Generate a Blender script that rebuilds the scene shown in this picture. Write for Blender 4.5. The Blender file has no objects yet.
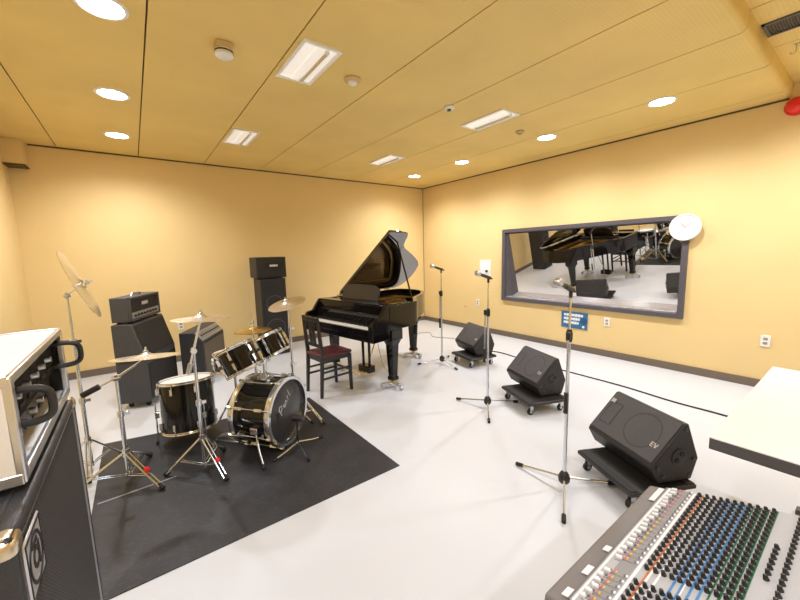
import bpy, bmesh, math, random
from mathutils import Matrix, Vector
random.seed(7)
PI = math.pi
COL = bpy.context.scene.collection
R = math.radians

# ------------------------------------------------------------------ materials
def mat(name, c, rough=.5, metal=0., var=0., vscale=8., bump=0., bscale=60., coat=0., spec=.5, emit=None, es=0., bdist=.004):
    m = bpy.data.materials.new(name); m.use_nodes = True
    nt = m.node_tree; b = nt.nodes['Principled BSDF']
    b.inputs['Base Color'].default_value = (*c, 1); b.inputs['Roughness'].default_value = rough
    b.inputs['Metallic'].default_value = metal; b.inputs['Specular IOR Level'].default_value = spec
    b.inputs['Coat Weight'].default_value = coat; b.inputs['Coat Roughness'].default_value = .05
    if emit: b.inputs['Emission Color'].default_value = (*emit, 1); b.inputs['Emission Strength'].default_value = es
    tc = nt.nodes.new('ShaderNodeTexCoord')
    if var or not bump:
        n = nt.nodes.new('ShaderNodeTexNoise'); n.inputs['Scale'].default_value = vscale; n.inputs['Detail'].default_value = 5
        nt.links.new(tc.outputs['Object'], n.inputs['Vector'])
        mx = nt.nodes.new('ShaderNodeMixRGB'); v = var or .03
        mx.inputs[1].default_value = (*[max(0, x*(1-v)) for x in c], 1); mx.inputs[2].default_value = (*[min(1, x*(1+v)) for x in c], 1)
        nt.links.new(n.outputs['Fac'], mx.inputs[0]); nt.links.new(mx.outputs[0], b.inputs['Base Color'])
    if bump:
        n = nt.nodes.new('ShaderNodeTexNoise'); n.inputs['Scale'].default_value = bscale; n.inputs['Detail'].default_value = 4
        nt.links.new(tc.outputs['Object'], n.inputs['Vector'])
        bp = nt.nodes.new('ShaderNodeBump'); bp.inputs['Strength'].default_value = bump; bp.inputs['Distance'].default_value = bdist
        nt.links.new(n.outputs['Fac'], bp.inputs['Height']); nt.links.new(bp.outputs[0], b.inputs['Normal'])
    return m

def stripe_mat(name, c1, c2, scale, axis='X', rough=.6, bump=.0, thresh=None, c3=None):
    """fine parallel lines (perforated board, woven grille cloth)"""
    m = bpy.data.materials.new(name); m.use_nodes = True
    nt = m.node_tree; b = nt.nodes['Principled BSDF']; b.inputs['Roughness'].default_value = rough
    tc = nt.nodes.new('ShaderNodeTexCoord'); w = nt.nodes.new('ShaderNodeTexWave'); w.wave_type = 'BANDS'
    w.bands_direction = axis; w.inputs['Scale'].default_value = scale; w.inputs['Distortion'].default_value = .3
    nt.links.new(tc.outputs['Object'], w.inputs['Vector'])
    mx = nt.nodes.new('ShaderNodeMixRGB'); mx.inputs[1].default_value = (*c1, 1); mx.inputs[2].default_value = (*c2, 1)
    nt.links.new(w.outputs['Fac'], mx.inputs[0])
    n = nt.nodes.new('ShaderNodeTexNoise'); n.inputs['Scale'].default_value = 1.4; n.inputs['Detail'].default_value = 5
    nt.links.new(tc.outputs['Object'], n.inputs['Vector'])
    m2 = nt.nodes.new('ShaderNodeMixRGB'); m2.blend_type = 'MULTIPLY'; m2.inputs[0].default_value = .25
    nt.links.new(mx.outputs[0], m2.inputs[1]); nt.links.new(n.outputs['Fac'], m2.inputs[2])
    nt.links.new(m2.outputs[0], b.inputs['Base Color'])
    if bump:
        bp = nt.nodes.new('ShaderNodeBump'); bp.inputs['Strength'].default_value = bump; bp.inputs['Distance'].default_value = .003
        nt.links.new(w.outputs['Fac'], bp.inputs['Height']); nt.links.new(bp.outputs[0], b.inputs['Normal'])
    return m

M = {}
M['wall'] = mat('yellow_wall_paint', (.82, .622, .295), .6, var=.06, vscale=1.5, bump=.35, bscale=7, bdist=.006, spec=.3)
M['ceil'] = stripe_mat('yellow_ceiling_board', (.92, .69, .25), (.89, .665, .24), 14, 'Y', .65, .1)
M['seam'] = mat('dark_seam', (.10, .065, .02), .8)
M['base'] = mat('brown_baseboard', (.17, .13, .095), .5, var=.1)
M['floor'] = mat('offwhite_floor_coating', (.625, .645, .68), .36, var=.035, vscale=1.2, bump=.04, bscale=3, spec=.35)
M['mat'] = mat('grey_rubber_mat', (.033, .034, .039), .40, var=.55, vscale=4.5, bump=.15, bscale=14, spec=.35)
def scuff(m):
    nt = m.node_tree; b = nt.nodes['Principled BSDF']; old = b.inputs['Base Color'].links[0].from_socket
    tc = nt.nodes.new('ShaderNodeTexCoord'); mp = nt.nodes.new('ShaderNodeMapping'); mp.inputs['Scale'].default_value = (1, 2.2, 1)
    n = nt.nodes.new('ShaderNodeTexNoise'); n.inputs['Scale'].default_value = 34; n.inputs['Detail'].default_value = 9; n.inputs['Roughness'].default_value = .75
    r = nt.nodes.new('ShaderNodeValToRGB'); r.color_ramp.elements[0].position = .52; r.color_ramp.elements[1].position = .86
    mx = nt.nodes.new('ShaderNodeMixRGB'); mx.inputs[2].default_value = (.12, .12, .13, 1)
    nt.links.new(tc.outputs['Object'], mp.inputs[0]); nt.links.new(mp.outputs[0], n.inputs['Vector']); nt.links.new(n.outputs['Fac'], r.inputs[0])
    nt.links.new(r.outputs[0], mx.inputs[0]); nt.links.new(old, mx.inputs[1]); nt.links.new(mx.outputs[0], b.inputs['Base Color'])
    r2 = nt.nodes.new('ShaderNodeMapRange'); r2.inputs['To Min'].default_value = .25; r2.inputs['To Max'].default_value = .6
    nt.links.new(n.outputs['Fac'], r2.inputs[0]); nt.links.new(r2.outputs[0], b.inputs['Roughness'])
scuff(M['mat'])
M['blackgloss'] = mat('black_lacquer', (.006, .005, .005), .07, var=.02, spec=.4)
M['lid'] = mat('black_lacquer_lid', (.006, .005, .005), .02, coat=1.0, spec=1.0)
M['black'] = mat('black_plastic', (.018, .017, .017), .4, var=.1)
M['rubber'] = mat('black_rubber', (.012, .012, .012), .7)
M['tolex'] = mat('black_vinyl_covering', (.030, .030, .034), .5, var=.1, vscale=40, bump=.3, bscale=220)
M['tolexgrey'] = mat('charcoal_vinyl_covering', (.055, .055, .062), .5, var=.1, vscale=30, bump=.3, bscale=220)
M['speaker'] = mat('textured_black_paint', (.020, .019, .020), .5, var=.1, vscale=60, bump=.3, bscale=260)
M['grille'] = mat('perforated_dark_grille', (.080, .077, .084), .55, var=.18, vscale=120, bump=.5, bscale=400)
M['grilledark'] = mat('black_grille_cloth', (.016, .015, .014), .7, var=.2, vscale=60)
M['ring'] = mat('dark_speaker_ring', (.045, .044, .048), .5)
M['cloth'] = stripe_mat('black_woven_grille_cloth', (.022, .022, .026), (.060, .058, .062), 55, 'DIAGONAL', .7, .2)
M['beigecloth'] = mat('brown_grey_grille_cloth', (.14, .115, .08), .8, var=.2, vscale=50)
M['chrome'] = mat('chrome', (.72, .76, .82), .16, 1.)
M['steel'] = mat('brushed_steel', (.56, .58, .62), .32, 1., var=.08)
M['alu'] = mat('aluminium_edge', (.74, .76, .80), .3, 1., var=.05)
M['brasscorner'] = mat('worn_metal_corner', (.72, .63, .47), .3, 1., var=.15, vscale=30)
M['casetop'] = mat('polished_pale_case_panel', (.90, .90, .91), .35, .0, var=.04, spec=.6)
M['caseside'] = mat('cream_case_panel', (.74, .70, .64), .4, .0, var=.06)
M['cymbal'] = mat('pale_bronze_cymbal', (.84, .82, .76), .27, 1., var=.06, vscale=20)
M['cymbalgold'] = mat('golden_bronze_cymbal', (.80, .61, .27), .25, 1., var=.06, vscale=20)
M['drumblack'] = mat('black_drum_wrap', (.008, .007, .006), .1, var=.05, spec=.45)
M['hoopgold'] = mat('chrome_hoop', (.76, .76, .76), .14, 1.)
M['headwhite'] = mat('white_drumhead', (.80, .79, .76), .4)
M['headdark'] = mat('dark_smoked_drumhead', (.035, .034, .036), .22, spec=.5)
M['white'] = mat('white_plastic', (.84, .83, .80), .4)
M['whitelam'] = mat('white_laminate', (.88, .88, .88), .3)
M['edge'] = mat('dark_grey_edge_band', (.085, .08, .085), .45)
M['ivory'] = mat('white_piano_keys', (.86, .85, .82), .25)
M['gold'] = mat('gold_painted_iron_plate', (.62, .40, .12), .3, .6, var=.08)
M['sound'] = mat('spruce_soundboard', (.52, .32, .12), .35, var=.15, vscale=10)
M['brass'] = mat('polished_brass', (.80, .62, .30), .2, 1.)
M['maroon'] = mat('maroon_seat_vinyl', (.10, .022, .032), .45, var=.1)
M['darkwood'] = mat('black_stained_wood', (.018, .014, .011), .3, var=.2, vscale=20)
M['framegrey'] = mat('dark_grey_window_frame', (.095, .088, .10), .4, var=.08)
M['sill'] = mat('pale_grey_metal_sill', (.55, .54, .57), .25, .5)
M['mirror'] = mat('reflective_studio_glass', (.88, .87, .85), .0, 1.)
M['glassdark'] = mat('dark_control_room', (.02, .02, .02), .8)
M['blue'] = mat('blue_sign_board', (.035, .155, .33), .5, var=.1, vscale=30)
M['bluedark'] = mat('dark_blue_sign_disc', (.02, .09, .20), .5)
M['red'] = mat('red_alarm_lens', (.85, .008, .008), .1, spec=.7)
M['redplastic'] = mat('red_plastic', (.75, .02, .02), .35)
M['lampwhite'] = mat('white_enamel_fixture', (.88, .86, .82), .35)
M['glow'] = mat('lit_downlight_lens', (1, 1, 1), .5, emit=(1, .96, .90), es=40.)
M['reflector_glow'] = mat('white_reflector_added_glow', (.88, .86, .82), .35, emit=(1, .97, .93), es=.38)  # tubes are unlit; faint emission added only to brighten the white reflector
M['tube'] = mat('tan_fluorescent_tube', (.62, .52, .36), .3)
M['mixpanel'] = mat('light_grey_console_panel', (.44, .45, .475), .45, var=.04)
M['mixbody'] = mat('warm_grey_console_body', (.19, .175, .17), .45, var=.05)
M['mixmid'] = mat('mid_grey_console_print', (.27, .27, .28), .45)
M['mixwhite'] = mat('white_console_print', (.86, .86, .87), .45)
M['mixblue'] = mat('blue_console_print', (.06, .22, .50), .45)
M['mixgreen'] = mat('green_console_print', (.02, .13, .05), .45)
M['mixorange'] = mat('orange_console_print', (.55, .17, .05), .45)
M['mixyellow'] = mat('yellow_console_button', (.80, .50, .06), .45)
M['mixpink'] = mat('pink_console_button', (.75, .22, .24), .45)
M['mixdark'] = mat('grey_console_slot', (.17, .16, .17), .5)
M['pale'] = mat('pale_grey', (.30, .30, .32), .5)
M['dolly'] = mat('black_dolly_board', (.020, .018, .017), .42, var=.2, vscale=12)
M['greytext'] = mat('silver_logo', (.62, .62, .66), .3, .3)
M['tan'] = mat('tan_plastic', (.62, .46, .22), .5)
M['panelgrey'] = mat('grey_control_panel', (.36, .34, .31), .35, .4, var=.15, vscale=30)
M['darkmetal'] = mat('dark_rack_panel', (.020, .019, .018), .8, .0, spec=.1, var=.15)

# ------------------------------------------------------------------ mesh builder
def frame_from(p0, p1):
    z = (Vector(p1)-Vector(p0)).normalized()
    return z.to_track_quat('Z', 'Y').to_matrix().to_4x4()

class MB:
    def __init__(s): s.bm = bmesh.new(); s.mats = []; s.cur = 0
    def use(s, m):
        if m not in s.mats: s.mats.append(m)
        s.cur = s.mats.index(m); return s
    def _m(s, faces):
        for f in faces: f.material_index = s.cur
    def box(s, c, d, rot=None):
        mx = Matrix.Translation(c) @ (rot.to_4x4() if rot else Matrix()) @ Matrix.Diagonal((*d, 1))
        r = bmesh.ops.create_cube(s.bm, size=1, matrix=mx)
        s._m({f for v in r['verts'] for f in v.link_faces}); return s
    def cyl(s, p0, p1, r0, r1=None, seg=16):
        r1 = r0 if r1 is None else r1
        p0 = Vector(p0); p1 = Vector(p1); L = (p1-p0).length
        mx = Matrix.Translation((p0+p1)/2) @ frame_from(p0, p1)
        r = bmesh.ops.create_cone(s.bm, cap_ends=True, segments=seg, radius1=r0, radius2=r1, depth=L, matrix=mx)
        s._m({f for v in r['verts'] for f in v.link_faces}); return s
    def sphere(s, c, r, sc=(1, 1, 1), seg=16):
        mx = Matrix.Translation(c) @ Matrix.Diagonal((*sc, 1))
        q = bmesh.ops.create_uvsphere(s.bm, u_segments=seg, v_segments=max(6, seg//2), radius=r, matrix=mx)
        s._m({f for v in q['verts'] for f in v.link_faces}); return s
    def tube(s, pts, r, seg=8, closed=False):
        pts = [Vector(p) for p in pts]; n = len(pts); rings = []; up = None
        for i, p in enumerate(pts):
            a = pts[(i-1) % n] if (closed or i > 0) else p
            b = pts[(i+1) % n] if (closed or i < n-1) else p
            t = (b-a).normalized()
            if up is None:
                up = Vector((0, 0, 1)) if abs(t.z) < .9 else Vector((1, 0, 0))
            x = t.cross(up).normalized(); up = x.cross(t).normalized()
            rr = r[i] if isinstance(r, (list, tuple)) else r
            rings.append([s.bm.verts.new(p + rr*(math.cos(2*PI*k/seg)*x + math.sin(2*PI*k/seg)*up)) for k in range(seg)])
        fs = []
        for i in range(n if closed else n-1):
            A = rings[i]; B = rings[(i+1) % n]
            for k in range(seg):
                try: fs.append(s.bm.faces.new((A[k], A[(k+1) % seg], B[(k+1) % seg], B[k])))
                except ValueError: pass
        if not closed:
            fs.append(s.bm.faces.new(rings[0][::-1])); fs.append(s.bm.faces.new(rings[-1]))
        s._m(fs); return s
    def lathe(s, prof, mx=None, seg=32):
        mx = mx or Matrix(); rings = []
        for r, z in prof:
            if r < 1e-5: rings.append([s.bm.verts.new(mx @ Vector((0, 0, z)))])
            else: rings.append([s.bm.verts.new(mx @ Vector((r*math.cos(2*PI*k/seg), r*math.sin(2*PI*k/seg), z))) for k in range(seg)])
        fs = []
        for A, B in zip(rings, rings[1:]):
            for k in range(seg):
                j = (k+1) % seg
                if len(A) == 1 and len(B) == 1: continue
                if len(A) == 1: fs.append(s.bm.faces.new((A[0], B[j], B[k])))
                elif len(B) == 1: fs.append(s.bm.faces.new((A[k], A[j], B[0])))
                else: fs.append(s.bm.faces.new((A[k], A[j], B[j], B[k])))
        s._m(fs); return s
    def prism(s, pts, z0, z1, mx=None):
        """closed 2D outline extruded along local z"""
        mx = mx or Matrix()
        a = [s.bm.verts.new(mx @ Vector((x, y, z0))) for x, y in pts]
        b = [s.bm.verts.new(mx @ Vector((x, y, z1))) for x, y in pts]
        n = len(pts); fs = [s.bm.faces.new(a[::-1]), s.bm.faces.new(b)]
        for i in range(n): fs.append(s.bm.faces.new((a[i], a[(i+1) % n], b[(i+1) % n], b[i])))
        s._m(fs); return s
    def wallstrip(s, outer, inner, z0, z1):
        """ring between two outlines with equal counts (rim of a case)"""
        n = len(outer); V = []
        for pts, z in ((outer, z0), (outer, z1), (inner, z1), (inner, z0)):
            V.append([s.bm.verts.new((x, y, z)) for x, y in pts])
        fs = []
        for i in range(n):
            j = (i+1) % n
            for k in range(4):
                A = V[k]; B = V[(k+1) % 4]
                fs.append(s.bm.faces.new((A[i], A[j], B[j], B[i])))
        s._m(fs); return s
    def build(s, name, m=None, parent=None, bevel=0., smooth=True, seg=2):
        bmesh.ops.recalc_face_normals(s.bm, faces=s.bm.faces)
        me = bpy.data.meshes.new(name); s.bm.to_mesh(me); s.bm.free()
        if smooth:
            for p in me.polygons: p.use_smooth = True
            me.set_sharp_from_angle(angle=R(35))
        ms = s.mats or [m]
        for x in ms: me.materials.append(M[x])
        o = bpy.data.objects.new(name, me); COL.objects.link(o)
        if parent: o.parent = parent
        if bevel:
            b = o.modifiers.new('bevel', 'BEVEL'); b.width = bevel; b.segments = seg; b.limit_method = 'ANGLE'; b.angle_limit = R(40)
        return o

def thing(name, label, cat, loc=(0, 0, 0), rz=0, group=None):
    o = bpy.data.objects.new(name, None); COL.objects.link(o); o.empty_display_size = .1
    o.location = loc; o.rotation_euler = (0, 0, rz); o['label'] = label; o['category'] = cat
    if group: o['group'] = group
    return o
def tag(o, label, cat, group=None):
    o['label'] = label; o['category'] = cat
    if group: o['group'] = group
    return o
def struct(o): o['kind'] = 'structure'; return o
def kids(o): return [c for c in bpy.data.objects if c.parent == o]
def copy_tree(o, parent=None):
    ch = kids(o); c = o.copy(); COL.objects.link(c)
    if parent: c.parent = parent
    for k in ch: copy_tree(k, c)
    return c
def relabel(o, label): o['label'] = label; return o
def align(n, loc=(0, 0, 0)):
    return Matrix.Translation(loc) @ Vector(n).normalized().to_track_quat('Z', 'Y').to_matrix().to_4x4()

# ------------------------------------------------------------------ room
XR, YB, XL, YF, ZC, ZU, YS = 5.182, 6.085, -1.04, -2.6, 2.875, 3.0, .66
WT = .3
struct(MB().box(((XL+XR)/2, (YB+YF)/2, -.05), (XR-XL+.6, YB-YF+.6, .1)).build('floor', 'floor', smooth=False))
struct(MB().box(((XL+XR)/2, YB+.15, 1.55), (XR-XL+.6, .3, 3.1)).build('wall_back', 'wall', smooth=False))
struct(MB().box((XL-.15, (YB+YF)/2, 1.55), (.3, YB-YF, 3.1)).build('wall_left', 'wall', smooth=False))
struct(MB().box(((XL+XR)/2, YF-.15, 1.55), (XR-XL+.6, .3, 3.1)).build('wall_front', 'wall', smooth=False))
# right wall with the window opening
wy0, wy1, wz0, wz1 = 1.42, 3.905, .70, 1.80
b = MB(); xc = XR+WT/2
b.box((xc, (wy1+YB)/2, 1.55), (WT, YB-wy1, 3.1)); b.box((xc, (wy0+YF)/2, 1.55), (WT, wy0-YF, 3.1))
b.box((xc, (wy0+wy1)/2, wz0/2), (WT, wy1-wy0, wz0)); b.box((xc, (wy0+wy1)/2, (wz1+3.1)/2), (WT, wy1-wy0, 3.1-wz1))
struct(b.build('wall_right', 'wall', smooth=False))
# ceiling: long boards with dark joints, the front edge rounded up to the higher bay
seams = [-.6, .2, .98, 1.76, 2.56, 3.35, 4.13, 4.92]
xs = [XL-.02]+seams+[XR+.02]
b = MB().use('ceil')
rr = .045
prof = [(YB+.02, ZC), (YS+rr, ZC)]+[(YS+rr-rr*math.sin(a), ZC+rr-rr*math.cos(a)) for a in (R(22), R(45), R(67), R(90))]+[(YS, ZU+.02), (YS+.06, ZU+.02), (YS+.06, ZC+.05), (YB+.02, ZC+.05)]
for x0, x1 in zip(xs, xs[1:]):
    mx = Matrix(((0, 0, 1, 0), (1, 0, 0, 0), (0, 1, 0, 0), (0, 0, 0, 1)))
    b.prism(prof, x0+.005, x1-.005, mx)
b.use('seam').box(((XL+XR)/2, (YB+YS)/2+.04, ZC+.032), (XR-XL+.02, YB-YS-.06, .03))
b.use('ceil').box(((XL+XR)/2, YS+.05, (ZC+.03+ZU)/2+.02), (XR-XL+.02, .05, .1))
struct(b.build('ceiling'))
b = MB().use('ceil')
for x0, x1 in zip(xs, xs[1:]):
    b.box(((x0+x1)/2, (YF+YS+.1)/2, ZU+.03), (x1-x0-.01, YS+.1-YF, .06))
b.use('seam').box(((XL+XR)/2, (YF+YS+.1)/2, ZU+.05), (XR-XL+.02, YS+.1-YF, .05))
struct(b.build('ceiling', smooth=False))
struct(MB().box(((XL+XR)/2, YB-.008, .045), (XR-XL, .016, .09)).build('baseboard_back', 'base', bevel=.003))
struct(MB().box((XR-.008, (YB+YF)/2, .045), (.016, YB-YF-.04, .09)).build('baseboard_right', 'base', bevel=.003))
struct(MB().box((XL+.008, (YB+YF)/2, .045), (.016, YB-YF-.04, .09)).build('baseboard_left', 'base', bevel=.003))
b = MB().use('wall').box((XL+.085, YB-.1, 2.74), (.17, .2, .27)).use('seam').box((XL+.09, YB-.1, 2.596), (.18, .21, .016))
struct(b.build('trim_1', bevel=.004))

struct(MB().box((XR-.004, YB-.004, 1.48), (.008, .008, 2.77)).build('trim_2', 'base', smooth=False))
struct(MB().box(((XL+XR)/2+.09, YB-.005, ZC-.008), (XR-XL-.2, .010, .016)).build('trim_3', 'seam', smooth=False))
struct(MB().box((XR-.005, (YB+YS)/2, ZC-.008), (.010, YB-YS-.03, .016)).build('trim_4', 'seam', smooth=False))
# window: dark frame, deep sill, leaning reflective pane
w = bpy.data.objects.new('window_1', None); COL.objects.link(w); w.location = (XR, (wy0+wy1)/2, (wz0+wz1)/2); struct(w)
hy, hz = (wy1-wy0)/2, (wz1-wz0)/2
b = MB(); fw = .058
for s in (-1, 1):
    b.box((-.012, s*(hy+fw/2), 0), (.05, fw, 2*hz+2*fw)); b.box((-.012, 0, s*(hz+fw/2)), (.05, 2*hy, fw))
    b.box((.13, s*(hy-.006), 0), (.26, .012, 2*hz))
b.box((.13, 0, hz-.006), (.26, 2*hy, .012))
b.build('window_frame', 'framegrey', w, .004)
MB().box((.11, 0, -hz+.008), (.24, 2*hy-.03, .016)).build('window_sill', 'sill', w, .003)
tl = R(7.8); hh = hz/math.cos(tl)
rot = Matrix.Rotation(-tl, 3, 'Y')   # top leans into the room
cx = .105
MB().box((cx, 0, 0), (.012, 2*hy-.024, 2*hh-.035), rot).build('glass', 'mirror', w, smooth=False)
MB().box((.275, 0, 0), (.02, 2*hy, 2*hz)).build('window_backing', 'glassdark', w, smooth=False)

# ------------------------------------------------------------------ ceiling lights and devices
def make_downlight():
    t = thing('ceiling_downlight', '', 'ceiling light', group='lit round ceiling downlights')
    MB().lathe([(.096, .004), (.118, .004), (.122, 0), (.122, -.006), (.116, -.010), (.102, -.010), (.096, -.004), (.096, .004)]).build('trim_ring', 'lampwhite', t)
    MB().lathe([(0, -.001), (.095, -.001), (.095, .006), (0, .006)]).build('lens', 'glow', t)
    return t
DL = [((0, 5.18), 'lit round downlight in the left row, nearest the back wall'),
      ((0, 3.95), 'lit round downlight in the left row, second from the back wall'),
      ((0, 2.66), 'lit round downlight in the left row, third from the back wall, at the top edge'),
      ((4.23, 5.19), 'lit round downlight just in front of the room corner by the piano'),
      ((4.24, 4.03), 'lit round downlight in the right row, second from the back wall'),
      ((4.25, 2.62), 'lit round downlight in the right row above the middle of the window'),
      ((4.20, 1.40), 'lit round downlight in the right row above the round wall clock')]
proto = make_downlight()
for i, ((x, y), lab) in enumerate(DL):
    o = proto if i == 0 else copy_tree(proto)
    o.location = (x, y, ZC); relabel(o, lab)
def spot(x, y, z, e):
    l = bpy.data.lights.new('lamp', 'SPOT'); l.energy = e; l.spot_size = R(156); l.spot_blend = .85
    l.shadow_soft_size = .06; l.color = (.98, 1.0, 1.08)
    o = bpy.data.objects.new('lamp', l); COL.objects.link(o); o.location = (x, y, z)
E0 = 92
for (x, y), _ in DL: spot(x, y, ZC-.03, E0)
for x, y in ((0, .1), (0, -1.3), (4.22, .1), (4.22, -1.3)): spot(x, y, ZU-.03, E0*1.35)

def make_troffer():
    t = thing('ceiling_light_fixture', '', 'ceiling light', group='recessed white ceiling fixtures')
    b = MB(); hx, hy_ = .14, .285
    for s in (-1, 1):
        b.box((s*(hx-.012), 0, -.006), (.024, 2*hy_, .014)); b.box((0, s*(hy_-.012), -.006), (2*hx-.048, .024, .014))
    b.build('fixture_frame', 'lampwhite', t)
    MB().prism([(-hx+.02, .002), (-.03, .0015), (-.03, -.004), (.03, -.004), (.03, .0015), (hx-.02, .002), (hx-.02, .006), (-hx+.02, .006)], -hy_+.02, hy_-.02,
               Matrix(((1, 0, 0, 0), (0, 0, -1, 0), (0, 1, 0, -.006), (0, 0, 0, 1)))).build('reflector', 'reflector_glow', t, smooth=False)
    MB().cyl((.045, -hy_+.06, -.022), (.045, hy_-.06, -.022), .012, seg=12).build('tube', 'tube', t)
    b = MB()
    for s in (-1, 1): b.box((.045, s*(hy_-.05), -.016), (.03, .02, .026))
    b.build('tube_holder', 'white', t, .003)
    return t
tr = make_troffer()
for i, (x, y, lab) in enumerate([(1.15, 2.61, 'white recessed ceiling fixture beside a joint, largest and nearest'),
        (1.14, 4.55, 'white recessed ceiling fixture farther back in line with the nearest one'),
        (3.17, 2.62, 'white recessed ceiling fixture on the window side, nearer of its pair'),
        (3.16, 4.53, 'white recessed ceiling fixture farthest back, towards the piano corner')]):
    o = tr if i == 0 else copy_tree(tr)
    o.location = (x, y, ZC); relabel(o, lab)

t = thing('smoke_detector', 'white smoke detector on a tan square base left of the largest ceiling fixture', 'smoke detector', (.61, 2.68, ZC))
MB().box((0, 0, -.02), (.10, .10, .04)).build('mounting_base', 'tan', t, .006)
MB().lathe([(0, -.04), (.05, -.04), (.055, -.055), (.055, -.075), (.04, -.085), (0, -.086)]).build('sensor_head', 'white', t)
MB().lathe([(.0555, -.050), (.0575, -.050), (.0575, -.058), (.0555, -.058)]).build('sensor_slot', 'black', t)
t = thing('heat_detector', 'flat cream round detector on the ceiling right of the largest fixture', 'smoke detector', (1.535, 2.635, ZC))
MB().lathe([(0, 0), (.065, 0), (.068, -.012), (.05, -.022), (0, -.024)]).build('base', 'tan', t)
MB().lathe([(0, -.022), (.034, -.022), (.034, -.036), (.022, -.044), (0, -.044)]).build('sensor', 'white', t)
t = thing('heat_detector', 'small white round detector on the ceiling left of the window-side fixture', 'smoke detector', (2.57, 2.61, ZC))
MB().lathe([(0, 0), (.05, 0), (.053, -.014), (.042, -.024), (0, -.026)]).build('base', 'white', t)
MB().lathe([(0, -.025), (.02, -.025), (.02, -.035), (0, -.036)]).build('sensor', 'black', t)
t = thing('heat_detector', 'small tan round detector between a white fixture and a lit downlight', 'smoke detector', (3.76, 2.66, ZC))
MB().lathe([(0, 0), (.046, 0), (.05, -.016), (.04, -.03), (0, -.032)]).build('base', 'tan', t)
MB().lathe([(0, -.03), (.022, -.03), (.022, -.04), (0, -.041)]).build('sensor', 'panelgrey', t)

t = thing('ceiling_vent', 'dark slotted air vent in the higher ceiling bay at top right', 'vent', (3.755, .12, ZU))
b = MB()
for s in (-1, 1):
    b.box((s*.105, 0, -.006), (.02, 1.06, .014)); b.box((0, s*.52, -.006), (.23, .02, .014))
b.build('vent_frame', 'framegrey', t, .002)
MB().box((0, 0, -.001), (.2, 1.03, .002)).build('vent_opening', 'black', t)
b = MB()
for k in range(72): b.box((0, -.5+k*.014, -.004), (.19, .006, .005), Matrix.Rotation(R(30), 3, 'X'))
b.build('louver', 'framegrey', t)
t = thing('ceiling_hook', 'small metal hook hanging from the ceiling beside the dark vent', 'hook', (4.2, .54, ZU))
MB().lathe([(0, 0), (.018, 0), (.018, -.004), (0, -.004)], seg=12).build('plate', 'steel', t)
MB().tube([(0, 0, -.002), (0, 0, -.05), (0, .012, -.066), (0, .026, -.062), (0, .03, -.05)], .004, 6).build('hook_wire', 'steel', t)

t = thing('alarm_lamp', 'glossy red fire alarm lamp high on the window wall at the right edge', 'alarm lamp', (XR, .62, 2.785))
mx = Matrix.Rotation(R(-90), 4, 'Y')
MB().lathe([(0, 0), (.085, 0), (.085, .012), (.078, .018), (0, .018)], mx).build('base_plate', 'redplastic', t)
MB().lathe([(.072, .016), (.072, .04), (.062, .068), (.04, .088), (.015, .096), (0, .097)], mx).build('lens', 'red', t)

# ------------------------------------------------------------------ things on the walls
t = thing('wall_clock', 'round white clock overlapping the upper right corner of the window', 'clock', (XR-.045, 1.394, 1.715), 0)
mx = Matrix.Rotation(R(-90), 4, 'Y')
MB().lathe([(0, -.045), (.06, -.045), (.06, .002), (.144, .004), (.152, .012), (.152, .030), (.146, .036), (.137, .036), (.135, .028), (0, .028)], mx, 48).build('case', 'white', t)
MB().lathe([(0, .0282), (.133, .0282), (.133, .0295), (0, .0295)], mx, 48).build('dial', 'whitelam', t)
b = MB()
for k in range(12):
    a = k*PI/6; L = .016 if k % 3 else .024
    b.box((-.0298, math.sin(a)*(.108), math.cos(a)*(.108)), (.0008, .004, L), Matrix.Rotation(-a, 3, 'X'))
b.build('hour_marks', 'pale', t)
MB().box((-.0325, .018, .022), (.0015, .006, .066), Matrix.Rotation(R(-40), 3, 'X')).build('hour_hand', 'panelgrey', t)
MB().box((-.0345, -.03, .03), (.0015, .004, .09), Matrix.Rotation(R(45), 3, 'X')).build('minute_hand', 'panelgrey', t)
MB().cyl((-.029, 0, 0), (-.037, 0, 0), .006).build('hub', 'tan', t)

t = thing('wall_sign', 'blue sign with rows of white lettering on the wall under the window', 'sign', (XR, 2.667, .452))
MB().box((-.006, 0, 0), (.012, .39, .245)).build('board', 'blue', t, .003)
b = MB()
for r_, (z, y0, y1) in enumerate([(.075, .155, -.135), (.018, .155, -.09), (-.04, .155, -.075)]):
    n = 7
    for k in range(n):        # blocky white words, run together as in the photo
        ya = y0+(y1-y0)*k/n; yb = y0+(y1-y0)*(k+.88)/n
        b.box((-.0128, (ya+yb)/2, z), (.0016, abs(yb-ya), .040 if k % 3 else .034))
b.build('lettering', 'mixwhite', t)
MB().lathe([(0, 0), (.05, 0), (.05, .002), (0, .002)], Matrix.Translation((-.012, -.145, .0)) @ mx, 24).build('emblem', 'bluedark', t)
MB().lathe([(0, 0), (.018, 0), (.018, .002), (0, .002)], Matrix.Translation((-.012, -.14, -.085)) @ mx, 16).build('dot', 'mixwhite', t)

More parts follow.
